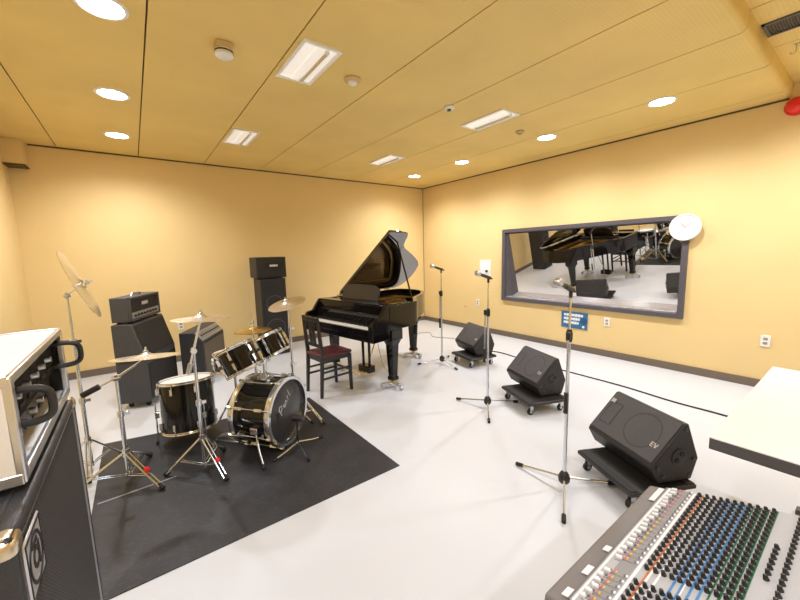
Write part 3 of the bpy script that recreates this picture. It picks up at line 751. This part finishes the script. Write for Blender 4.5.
# cymbal stands
def cym_part(t, c, n, r, mname='cymbal', name='cymbal'):
    mx = align(n, c)
    p = [(.012, .020), (.022, .018), (.033, .009), (.045, .004), (r*.6, -.001), (r, -.009), (r, -.0115), (r*.6, -.0035), (.045, .0015), (.033, .0065), (.022, .0155), (.012, .0175), (.012, .020)]
    o = MB().lathe(p, mx, 48).build(name, mname, t)
    b = MB(); b.lathe([(0, .018), (.015, .018), (.015, .032), (.008, .036), (.006, .055), (0, .057)], mx, 12); b.build('wing_nut', 'steel', o)
    return o
def tripod(t, hub, rad, angs, top=None, foot='rubber', double=True):
    for a in angs:
        c, s = math.cos(R(a)), math.sin(R(a)); d = Vector((-s, c, 0))*.011
        b = MB()
        for q in ((-1, 1) if double else (0,)):
            b.cyl(Vector((.018*c, .018*s, hub))+d*q, Vector((rad*c, rad*s, .022))+d*q, .0065, seg=8)
            b.cyl(Vector((.012*c, .012*s, .045))+d*q, Vector((rad*.62*c, rad*.62*s, hub*.40))+d*q, .005, seg=6)
        lg = b.build('leg', 'chrome', t)
        MB().cyl((rad*.94*c, rad*.94*s, .030), (rad*1.07*c, rad*1.07*s, .010), .015, seg=10).build('rubber_foot', 'rubber', lg)
    MB().cyl((0, 0, hub-.02), (0, 0, hub+.03), .020, seg=12).build('collar', 'chrome', t)
    MB().cyl((0, 0, .03), (0, 0, .06), .017, seg=12).build('collar', 'chrome', t)
def pole(t, pts):
    for (z0, z1, r) in pts: MB().cyl((0, 0, z0), (0, 0, z1), r, seg=12).build('pole', 'chrome', t)
    b = MB()
    for (z0, z1, r) in pts[:-1]: b.cyl((0, 0, z1-.02), (0, 0, z1+.02), r+.006, seg=12); b.box((r+.018, 0, z1), (.03, .012, .022))
    b.build('height_clamp', 'chrome', t, .002)
# boom stand, left front
c1 = thing('cymbal_stand', 'chrome boom cymbal stand at the left end of the mat, with a low flat cymbal', 'cymbal stand', (-.16, 2.945, ZM), 0)
tripod(c1, .20, .30, (-56, 175, 66)); pole(c1, [(.03, .48, .013), (.48, .72, .010)])
A = Vector((0, 0, .73)); CY = Vector((.172, -.09, .868)); d = (CY-A).normalized(); B0 = A-d*.24+Vector((-.02, 0, .06))
d2 = Vector((.90, -.12, .42)).normalized()
MB().tube([A-d2*.19, A, CY-Vector((0, 0, .015))], .007, 8).build('boom_arm', 'chrome', c1)
MB().cyl(A-d2*.20, A-d2*.10, .019, seg=12).build('counterweight', 'rubber', c1)
MB().cyl(A-Vector((.015, .01, 0)), A+Vector((.015, .01, 0)), .020, seg=12).build('boom_joint', 'chrome', c1)
cym_part(c1, CY, (.05, .13, 1), .195)
b = MB(); b.cyl((.098, -.145, .125), (.112, -.166, .11), .016, seg=8); b.build('red_leg_mark', 'redplastic', c1)
# straight stand in the middle
c2 = thing('cymbal_stand', 'tall chrome cymbal stand at the front of the mat, left of the bass drum', 'cymbal stand', (.275, 2.75, ZM), 0)
tripod(c2, .24, .24, (-68, 158, 52)); pole(c2, [(.03, .50, .013), (.50, .87, .0105)])
JT = Vector((0, 0, .872)); C2 = Vector((.064, 0, 1.095)); dj = (C2-JT).normalized()
MB().cyl(JT-dj*.16, C2+dj*.01, .0075, seg=10).build('boom_arm', 'chrome', c2)
MB().cyl(JT-dj*.16, JT-dj*.09, .016, seg=12).build('counterweight', 'steel', c2)
MB().cyl(JT-Vector((.0, .02, 0)), JT+Vector((.0, .02, 0)), .020, seg=12).build('boom_joint', 'chrome', c2)
cym_part(c2, C2, (.03, .03, 1), .18)
b = MB(); b.cyl((.058, -.142, .135), (.066, -.162, .118), .016, seg=8); b.build('red_leg_mark', 'redplastic', c2)
# right crash stand behind the bass drum
c3 = thing('cymbal_stand', 'chrome cymbal stand right of the rack toms, with a tilted crash cymbal', 'cymbal stand', (1.075, 3.12, ZM), 0)
tripod(c3, .28, .30, (-60, 60, 180)); pole(c3, [(.03, .52, .013), (.52, .85, .0105), (.85, 1.06, .008)])
cym_part(c3, Vector((-.015, 0, 1.085)), (-.30, -.10, 1), .165)
# hi-hat
c4 = thing('hi_hat_stand', 'golden hi-hat cymbals on a thin rod behind the rack toms', 'cymbal stand', (.855, 3.52, ZM), 0)
tripod(c4, .26, .25, (-20, 100, 220)); pole(c4, [(.03, .55, .013), (.55, .78, .009)])
MB().cyl((0, 0, .76), (0, 0, 1.0), .0035, seg=8).build('pull_rod', 'chrome', c4)
cym_part(c4, Vector((0, 0, .815)), (0, 0, 1), .165, 'cymbalgold', 'top_cymbal')
MB().lathe([(.012, .775), (.05, .781), (.165, .798), (.165, .8005), (.05, .784), (.012, .778), (.012, .775)], None, 48).build('bottom_cymbal', 'cymbalgold', c4)
MB().lathe([(0, .86), (.012, .86), (.016, .875), (.012, .90), (0, .90)], None, 12).build('clutch', 'chrome', c4)
MB().box((.14, -.09, .03), (.22, .07, .012), Matrix.Rotation(R(-32), 3, 'Z')).build('footboard', 'steel', c4, .003)
# tall boom stand at far left with a steeply tilted crash
c5 = thing('cymbal_stand', 'tall cymbal stand behind the white case, its crash cymbal tilted almost upright', 'cymbal stand', (-.38, 3.30, 0), 0)
tripod(c5, .22, .20, (-90, 150, 30)); pole(c5, [(.03, .52, .013), (.52, .95, .0105), (.95, 1.27, .008)])
CT = Vector((.085, -.005, 1.345))
MB().tube([(0, 0, 1.265), (.01, 0, 1.285), CT-Vector((.012, 0, .012))], .006, 8).build('boom_arm', 'chrome', c5)
MB().sphere((0, 0, 1.27), .020, seg=12).build('boom_joint', 'steel', c5)
n5 = Vector((.944, -.02, .351))
cym_part(c5, CT, n5, .25)
MB().cyl(CT-n5.normalized()*.045, CT-n5.normalized()*.008, .014, seg=10).build('felt_washer', 'black', c5)

# ------------------------------------------------------------------ guitar half stack at the back left
GW = Vector((.41, .912, 0)).normalized(); GB = Vector((-GW.y, GW.x, 0))     # width, back
ga = math.atan2(GW.y, GW.x)
gc = thing('guitar_cabinet', 'tall black slant-front guitar speaker cabinet near the back wall', 'amplifier', (.02, 4.34, 0), ga)
W_, D_ = .72, .28
pr = [(0, .06), (D_, .06), (D_, .87), (.10, .87), (.0, .50)]
mx = Matrix(((0, 0, 1, 0), (1, 0, 0, 0), (0, 1, 0, 0), (0, 0, 0, 1)))
MB().prism(pr, 0, W_, mx).build('body', 'tolexgrey', gc, .012, seg=3)
b = MB(); b.box((W_/2, -.003, .27), (W_-.05, .01, .37)); b.build('lower_grille', 'grilledark', gc, .003)
sl = math.atan2(.10, .37)
b = MB(); b.box((W_/2, .047, .684), (W_-.05, .01, .34), Matrix.Rotation(-sl, 3, 'X')); b.build('upper_grille', 'grilledark', gc, .003)
MB().box((-.002, .18, .50), (.008, .14, .045)).build('side_handle', 'black', gc, .003)
for sx in (.08, W_-.08):
    for sy in (.06, D_-.06):
        f = MB().box((sx, sy, .052), (.05, .04, .02)).build('caster', 'steel', gc, .002)
        MB().cyl((sx-.011, sy, .024), (sx+.011, sy, .024), .024, seg=14).build('wheel', 'rubber', f)
hd = thing('amplifier_head', 'black guitar amplifier head on top of the slant-front cabinet', 'amplifier', (.02, 4.34, .872), ga)
HW, HD_, HH = .66, .18, .245; hx0 = .02
HY0 = .095
b = MB(); x0, x1, y0, y1 = hx0, hx0+HW, HY0, HY0+HD_
b.box(((x0+x1)/2, (y0+y1)/2+.012, .016+HH/2), (HW, HD_-.024, HH)); 
for xx in (x0+.011, x1-.011): b.box((xx, y0+.013, .016+HH/2), (.022, .026, HH))
for zz in (.016+.011, .016+HH-.011): b.box(((x0+x1)/2, y0+.013, zz), (HW, .026, .022))
b.build('body', 'tolexgrey', hd, .007)
MB().box(((x0+x1)/2, y0+.02, .016+HH*.62), (HW-.05, .01, HH*.58)).build('front_cloth', 'grilledark', hd, .002)
pn = MB().box(((x0+x1)/2, y0+.016, .016+.055), (HW-.05, .014, .062)).build('control_panel', 'panelgrey', hd, .002)
for k in range(8): MB().cyl((x0+.09+k*.065, y0+.012, .071), (x0+.09+k*.065, y0-.008, .071), .013, .011, 12).build('knob', 'black', pn)
MB().box(((x0+x1)/2, y0+.013, .016+HH*.66), (.13, .006, .035)).build('nameplate', 'greytext', hd, .002)
MB().tube([((x0+x1)/2-.10, (y0+y1)/2, .016+HH), ((x0+x1)/2-.08, (y0+y1)/2, .016+HH+.022), ((x0+x1)/2+.08, (y0+y1)/2, .016+HH+.022), ((x0+x1)/2+.10, (y0+y1)/2, .016+HH)], .010, 8).build('carry_handle', 'steel', hd)
for sx in (x0+.05, x1-.05):
    for sy in (y0+.04, y1-.04): MB().cyl((sx, sy, 0), (sx, sy, .018), .016, .018, 12).build('foot', 'rubber', hd)

# combo amplifier behind the floor tom
cb = thing('combo_amplifier', 'combo amplifier with a silver control panel and brown-grey grille, behind the floor tom', 'amplifier', (.585, 4.80, 0), R(62))
CW, CD, CH = .74, .26, .59
pr = [(0, .035), (CD, .035), (CD, CH+.03), (.10, CH+.03), (0, CH-.09)]
MB().prism(pr, 0, CW, mx).build('body', 'tolex', cb, .008)
MB().box((CW/2, -.003, .27), (CW-.05, .01, .40)).build('grille', 'beigecloth', cb, .003)
ang = math.atan2(.10, .12)
pn = MB().box((CW/2, .048, CH-.028), (CW-.05, .006, .135), Matrix.Rotation(-ang, 3, 'X')).build('control_panel', 'panelgrey', cb, .002)
rm = Matrix.Rotation(-ang, 3, 'X'); nn = rm @ Vector((0, -1, 0)); up = rm @ Vector((0, 0, 1))
for k in range(9):
    c = Vector((.09+k*.07, .048, CH-.028))+up*.0
    MB().cyl(c+nn*.002, c+nn*.018, .012, .010, 10).build('knob', 'black', pn)
b = MB()
for q in (-.045, .045): b.box(Vector((CW/2, .046, CH-.028))+up*q+nn*.002, (CW-.08, .003, .012), rm)
b.build('panel_stripe', 'alu', pn)
for sx in (.06, CW-.06):
    for sy in (.05, CD-.05): MB().cyl((sx, sy, 0), (sx, sy, .04), .02, .022, 12).build('foot', 'rubber', cb)

# loudspeaker stack against the back wall
sk = thing('loudspeaker', 'tall black floor loudspeaker against the back wall left of the piano', 'speaker', (1.665, 5.62, 0), 0)
MB().box((0, .0, .59), (.38, .36, 1.17)).build('cabinet', 'speaker', sk, .012, seg=3)
g = MB().box((0, -.184, .60), (.33, .012, 1.09)).build('grille', 'grilledark', sk, .005)
b = MB(); fm = Matrix.Translation((0, -.190, .80)) @ Matrix.Rotation(R(90), 4, 'X')
b.lathe([(.11, 0), (.118, .003), (.126, 0)], fm, 32); b.build('woofer_ring', 'ring', g)
b = MB(); fm = Matrix.Translation((0, -.190, .42)) @ Matrix.Rotation(R(90), 4, 'X')
b.lathe([(.13, 0), (.138, .003), (.146, 0)], fm, 32); b.build('woofer_ring', 'ring', g)
for sx in (-.14, .14):
    for sy in (-.12, .12): MB().cyl((sx, sy, 0), (sx, sy, .01), .02, seg=10).build('foot', 'rubber', sk)
s2 = thing('loudspeaker', 'wide black box loudspeaker with a pale horn slot on top of the tall one', 'speaker', (1.655, 5.62, 1.175), 0)
MB().box((0, 0, .165), (.44, .36, .31)).build('cabinet', 'speaker', s2, .008)
MB().box((0, -.182, .165), (.41, .008, .28)).build('baffle', 'black', s2, .003)
hn = MB()
hn.prism([(-.15, -.045), (.15, -.045), (.15, .045), (-.15, .045)], 0, .006, Matrix.Translation((.03, -.186, .19)) @ Matrix.Rotation(R(90), 4, 'X')); hn = hn.build('horn', 'rubber', s2, .002)
MB().box((.03, -.194, .192), (.12, .006, .03)).build('horn_throat', 'greytext', hn, .006)
for sx in (-.16, .16):
    for sy in (-.12, .12): MB().cyl((sx, sy, 0), (sx, sy, .012), .018, seg=10).build('foot', 'rubber', s2)

# ------------------------------------------------------------------ bass cabinet and rack at the left
cx0, cx1, cy0, cy1, cz = -.66, -.225, .905, 1.775, 1.0
bc = thing('bass_cabinet', 'big black bass speaker cabinet with ribbed grille cloth at the left edge', 'speaker', ((cx0+cx1)/2, (cy0+cy1)/2, 0), 0)
hx, hy2 = (cx1-cx0)/2, (cy1-cy0)/2
b = MB(); b.box((-.015, 0, .53), (2*hx-.03, 2*hy2, .94))
for s in (-1, 1): b.box((hx-.02, s*(hy2-.015), .53), (.04, .03, .94)); b.box((hx-.02, 0, .53+s*.455), (.04, 2*hy2, .03))
b.build('body', 'tolex', bc, .010, seg=3)
gr = MB().box((hx-.012, 0, .53), (.012, 2*hy2-.06, .88)).build('grille', 'cloth', bc, .003)
b = MB(); g0 = .0
for s in (-1, 1): b.box((hx-.004, s*(hy2-.032), .53), (.006, .004, .885)); b.box((hx-.004, 0, .53+s*.441), (.006, 2*hy2-.06, .004))
b.build('piping', 'alu', bc)
# square silver badge with a round emblem
bg = MB().box((hx-.003, -hy2+.118, .88), (.006, .135, .135)).build('badge', 'greytext', bc, .003)
em = Matrix.Translation((hx, -hy2+.118, .88)) @ Matrix.Rotation(R(90), 4, 'Y')
b = MB(); b.lathe([(.046, 0), (.046, .0015), (.054, .0015), (.054, 0)], em, 32)
b.lathe([(.014, 0), (.014, .0015), (.024, .0015), (.024, 0)], em, 24)
b.box((hx+.0008, -hy2+.118+.024, .877), (.0016, .010, .052)); b.box((hx+.0008, -hy2+.118-.002, .913), (.0016, .045, .010))
b.build('emblem', 'black', bg)
b = MB()
for s in (-1, 1): b.box((hx-.0005, -hy2+.118, .88+s*.0605), (.003, .127, .006)); b.box((hx-.0005, -hy2+.118+s*.0605, .88), (.003, .006, .127))
b.build('badge_border', 'black', bg)
for sx in (-1, 1):
    for sy in (-1, 1):
        for sz, zz in ((1, .978), (-1, .075)):
            c = MB(); c.box((sx*(hx-.026), sy*(hy2-.026), zz-.0), (.060, .060, .046)); c.build('corner_protector', 'brasscorner', bc, .018, seg=4)
MB().tube([(hx-.014, -hy2+.05, .990), (hx-.014, hy2-.05, .990)], .009, 10).build('top_edge_trim', 'steel', bc)
for sx in (-1, 1):
    for sy in (-1, 1):
        f = MB().box((sx*(hx-.08), sy*(hy2-.08), .054), (.06, .05, .012)).build('caster', 'steel', bc)
        MB().cyl((sx*(hx-.08)-.012, sy*(hy2-.08), .025), (sx*(hx-.08)+.012, sy*(hy2-.08), .025), .025, seg=14).build('wheel', 'rubber', f)

rx1, rx0, ry0, ry1, rz0, rz1 = -.236, -.66, 1.085, 1.765, 1.022, 1.258
rk = thing('rack_case', 'white and aluminium road case with an open front, on the bass cabinet', 'road case', ((rx0+rx1)/2, (ry0+ry1)/2, rz0), 0)
ax_, ay_, az_ = (rx1-rx0)/2, (ry1-ry0)/2, rz1-rz0
MB().box((0, 0, az_-.006), (2*ax_, 2*ay_, .012)).build('top_panel', 'casetop', rk, .002)
MB().box((0, 0, .006), (2*ax_, 2*ay_, .012)).build('bottom_panel', 'caseside', rk, .002)
for s in (-1, 1): MB().box((0, s*(ay_-.006), az_/2), (2*ax_, .012, az_-.024)).build('side_panel', 'caseside', rk, .002)
MB().box((-ax_+.006, 0, az_/2), (.012, 2*ay_-.024, az_-.024)).build('back_panel', 'caseside', rk, .002)
b = MB(); t_ = .022
for s in (-1, 1):
    b.box((ax_-.004, s*(ay_-t_/2), az_/2), (.016, t_+.004, az_+.004)); b.box((-.0, s*(ay_), az_-.006), (2*ax_, .006, .026)); b.box((-.0, s*(ay_), .008), (2*ax_, .006, .026))
b.box((ax_-.002, 0, az_-.007), (.012, 2*ay_-.04, .020)); b.box((ax_-.002, 0, .011), (.012, 2*ay_-.04, .026))
b.build('edge_rail', 'alu', rk, .003)
for s in (-1, 1):
    for x in (-.1, .12):
        l = MB().box((x, s*(ay_+.004), az_*.55), (.09, .008, .085)).build('latch', 'brasscorner', rk, .003)
        MB().box((x, s*(ay_+.011), az_*.55), (.035, .010, .045)).build('latch_handle', 'steel', l, .003)
for sx in (-1, 1):
    for sy in (-1, 1): MB().cyl((sx*(ax_-.09), sy*(ay_-.09), -.021), (sx*(ax_-.09), sy*(ay_-.09), .002), .018, seg=10).build('foot', 'rubber', rk)
b = MB()
for s in (-1, 1): b.box((.01, s*(ay_-.0135), az_/2), (2*ax_-.04, .003, az_-.03))
b.box((.01, 0, az_-.0135), (2*ax_-.04, 2*ay_-.03, .003)); b.build('inner_lining', 'rubber', rk)
def rack_unit(name, label, cat, z, h, setback, handle, mname):
    u = thing(name, label, cat, ((rx0+rx1)/2, (ry0+ry1)/2, rz0+z), 0)
    MB().box((-.02-setback/2, 0, h/2), (2*ax_-.084-setback, 2*ay_-.09, h-.004)).build('chassis', 'black', u, .003)
    fx_ = ax_-.030-setback
    pn = MB().box((fx_, 0, h/2), (.006, 2*ay_-.036, h-.003)).build('front_panel', mname, u, .002)
    if handle:
        for s in (-1, 1):
            yy = s*(ay_-.055)
            MB().tube(spline([(fx_, yy, h-.022), (fx_+.05, yy, h-.021), (fx_+.078, yy, h-.032), (fx_+.084, yy, h/2), (fx_+.078, yy, .032), (fx_+.05, yy, .021), (fx_, yy, .022)], 5), .0085, 10).build('handle', 'black', u)
    for k in range(5):
        y = -.2+k*.1
        MB().cyl((fx_+.002, y, h*.55), (fx_+.018, y, h*.55), .011, .009, 14).build('knob', 'steel', pn)
    for k in range(6): MB().box((fx_+.004, -.23+k*.09, h*.22), (.004, .05, .010)).build('vent_slot', 'rubber', pn)
rack_unit('rack_amplifier', 'dark rack amplifier with two black D-shaped handles inside the white road case', 'amplifier', .092, .122, .0, True, 'darkmetal')
rack_unit('rack_equalizer', 'thin black rack unit lowest inside the white road case', 'audio rack unit', .020, .066, .015, False, 'black')

# ------------------------------------------------------------------ white table at the right
tb_ = thing('white_table', 'white table with a dark grey edge at the right side of the picture', 'table', (1.765+.67, .352-.30, 0), 0)
MB().box((0, 0, .7475), (1.34, .60, .005)).build('tabletop', 'whitelam', tb_, .0015)
MB().box((0, 0, .722), (1.338, .598, .046)).build('edge_band', 'edge', tb_, .003)
for s in (-1, 1):
    MB().box((s*.42, -.06, .36), (.05, .06, .68)).build('leg', 'edge', tb_, .004)
    MB().box((s*.42, -.06, .015), (.06, .36, .03)).build('foot', 'edge', tb_, .006)

# ------------------------------------------------------------------ mixing console
MX0, MX1, MY = .79, 1.508, .459
TILT = math.atan(.27); DEPTH = .56
mxr = thing('mixing_console', 'grey audio mixing console covered in coloured knobs at lower right', 'mixing console', (MX0, MY, .60), 0)
LX = MX1-MX0
# local frame of the sloping face: u along x, v from the front edge to the rear, w up from the face
cT, sT = math.cos(TILT), math.sin(TILT)
FM = Matrix(((1, 0, 0, 0), (0, -cT, sT, 0), (0, sT, cT, 0), (0, 0, 0, 1)))
def fp(u, v, w_=0.): return FM @ Vector((u, v, w_))
b = MB()
sidep = [(0, -.002), (-.012, .0), (-DEPTH*cT, DEPTH*sT-.004), (-DEPTH*cT-.01, DEPTH*sT-.03), (-DEPTH*cT-.01, -.06), (-.03, -.075), (.004, -.04)]
b.prism(sidep, -.0, LX, Matrix(((0, 0, 1, 0), (1, 0, 0, 0), (0, 1, 0, 0), (0, 0, 0, 1))))
b.build('body', 'mixbody', mxr, .008, seg=3)
def fbox(b, u0, u1, v0, v1, w0, w1):
    b.box(fp((u0+u1)/2, (v0+v1)/2, (w0+w1)/2), (u1-u0, v1-v0, w1-w0), FM.to_3x3())
VA = .062                                     # rear of the arm rest
b = MB().use('mixpanel'); fbox(b, .018, LX-.006, VA, DEPTH-.02, .0, .003)
b.use('mixdark'); fbox(b, .018, LX-.006, VA-.006, VA, .0, .0035)
# printed strips run along the console
rows = {k_: .160+(v_-.164)*.92 for k_, v_ in {'orange': .164, 'k1': .186, 'k2': .206, 'b1': .226, 'b2': .244, 'b3': .264, 'b4': .283, 'g0': .303, 'g1': .323, 'g2': .342, 'g3': .362, 'last': .424}.items()}
def strip(mname, v0, v1, u0=.02, u1=LX-.008):
    b.use(mname); fbox(b, u0, u1, v0, v1, .003, .0036)
strip('mixwhite', .066, .072); strip('mixmid', .096, .136); strip('mixwhite', .1395, .1465)
strip('mixorange', rows['orange']+.004, rows['orange']+.009)
for k in ('b1', 'b2', 'b3', 'b4'): strip('mixblue', rows[k]+.005, rows[k]+.0105)
for k in ('k1', 'k2', 'b3'): strip('mixwhite', rows[k]-.010, rows[k]-.005)
strip('mixgreen', rows['g0']+.004, rows['g0']+.008)
for k in ('g1', 'g2', 'g3'): strip('mixgreen', rows[k]+.002, rows[k]+.0075)
P = .0243; NCH = 20; U1 = LX-.020
us = [U1-k*P for k in range(NCH)]+[U1-NCH*P-.045-k*P for k in range(6)]
us = [u for u in us if u > .035]
b.use('mixdark')
for u in us: fbox(b, u-.0013, u+.0013, .082, .132, .003, .0036); fbox(b, u-.0105, u-.0085, .080, .134, .003, .0034)
b.build('panel', None, mxr, smooth=False)
for (u0, u1) in ((.022, .055), (.125, .165), (.25, .275), (.60, .70)):
    b = MB(); fbox(b, u0, u1, .036, .054, .0, .0018); b.build('label_strip', 'mixwhite', mxr)
fcols = []
for i, u in enumerate(us):
    v = .086+.005*math.sin(i*1.7)
    b = MB(); fbox(b, u-.0048, u+.0048, v-.008, v+.008, .0036, .012); b.build('fader_cap', 'mixwhite', mxr, .0018)
# small buttons beside the faders
bb = {'mixwhite': MB(), 'mixpink': MB(), 'mixyellow': MB(), 'mixdark': MB()}
for i, u in enumerate(us):
    for j, (v, mname) in enumerate(((.080, 'mixwhite'), (.092, 'mixdark'), (.100, 'mixpink' if i > 17 or i % 5 == 0 else 'mixdark'), (.108, 'mixyellow' if i > 8 else 'mixpink'), (.129, 'mixdark'), (.134, 'mixwhite'), (.152, 'mixdark'))):
        fbox(bb[mname], u+.0055, u+.0125, v-.0022, v+.0022, .003, .0065)
for mname, q in bb.items(): 
    o = q.build('buttons', mname, mxr, smooth=False); o['kind'] = 'stuff'
def knob(b, u, v, r=.0054, h=.012):
    mk = FM @ Matrix.Translation((u, v, .003))
    b.lathe([(0, 0), (r*1.15, 0), (r*1.15, .003), (r, .004), (r*.82, h), (r*.6, h+.001), (0, h+.001)], mk, 10)
allk = []
for rn, v in rows.items():
    for i, u in enumerate(us):
        if rn == 'last' or rn[0] in 'gbko':
            allk.append((Vector((MX0, MY, .6))+fp(u, v), u, v))
for k in range(7): u = U1-(8+k)*P; allk.append((Vector((MX0, MY, .6))+fp(u, .372), u, .372))
camp = Vector((0, 0, 1.5))
allk.sort(key=lambda q: (q[0]-camp).length)
def inview(p):
    d = p-camp; ang = math.atan2(d.x, d.y); return True
vis = [q for q in allk if q[1] > .06]
first = vis[:0]
# the hundred knobs that show largest: nearest to the camera inside the frame
FW = Vector((.589, .797, -.129)); RT = Vector((.804, -.594, 0))
def px(p):
    d = p-camp; f = 358/d.dot(FW); up = RT.cross(FW); return 400+f*d.dot(RT), 300-f*d.dot(up)
ins = [q for q in allk if -10 < px(q[0])[0] < 806 and px(q[0])[1] < 606]
ind = set(id(q) for q in ins[:100])
kmesh = {}
rest = MB()
proto_k = None
for q in allk:
    if id(q) in ind:
        if proto_k is None:
            b = MB(); b.lathe([(0, 0), (.0062, 0), (.0062, .003), (.0054, .004), (.0045, .012), (.0032, .013), (0, .013)], None, 12)
            o = b.build('knob', 'black', mxr); proto_k = o
        else:
            o = proto_k.copy(); COL.objects.link(o)
        o.matrix_local = FM @ Matrix.Translation((q[1], q[2], .003))
    else: knob(rest, q[1], q[2])
o = rest.build('knobs', 'black', mxr); o['kind'] = 'stuff'
# low stand that carries the console
ms = thing('console_stand', 'low dark stand hidden under the mixing console', 'stand', (MX0+LX/2, MY-.30, 0), 0)
MB().box((0, 0, .512), (LX-.10, .42, .025)).build('shelf', 'edge', ms, .003)
for sx in (-1, 1):
    for sy in (-1, 1): MB().box((sx*(LX/2-.09), sy*.17, .25), (.035, .035, .50)).build('leg', 'edge', ms, .003)

# ------------------------------------------------------------------ world, camera, view
sc = bpy.context.scene
wd = bpy.data.worlds.new('world'); sc.world = wd; wd.use_nodes = True
wd.node_tree.nodes['Background'].inputs[0].default_value = (.02, .02, .02, 1)
F, YAW, PIT, ROLL = 357.93, .636529, .129551, -.0253606
d = Vector((math.sin(YAW)*math.cos(PIT), math.cos(YAW)*math.cos(PIT), -math.sin(PIT)))
r = Vector((math.cos(YAW), -math.sin(YAW), 0)); u = r.cross(d)
r2 = math.cos(ROLL)*r+math.sin(ROLL)*u; u2 = -math.sin(ROLL)*r+math.cos(ROLL)*u
cam = bpy.data.cameras.new('camera'); co = bpy.data.objects.new('camera', cam); COL.objects.link(co)
cam.sensor_width = 36; cam.sensor_fit = 'HORIZONTAL'; cam.lens = F/800*36; cam.clip_start = .02
co.matrix_world = Matrix(((r2.x, u2.x, -d.x, 0), (r2.y, u2.y, -d.y, 0), (r2.z, u2.z, -d.z, 1.5), (0, 0, 0, 1)))
sc.camera = co
vs = sc.view_settings; vs.view_transform = 'Standard'; vs.look = 'None'; vs.gamma = 1; vs.use_curve_mapping = False; vs.exposure = 0.0
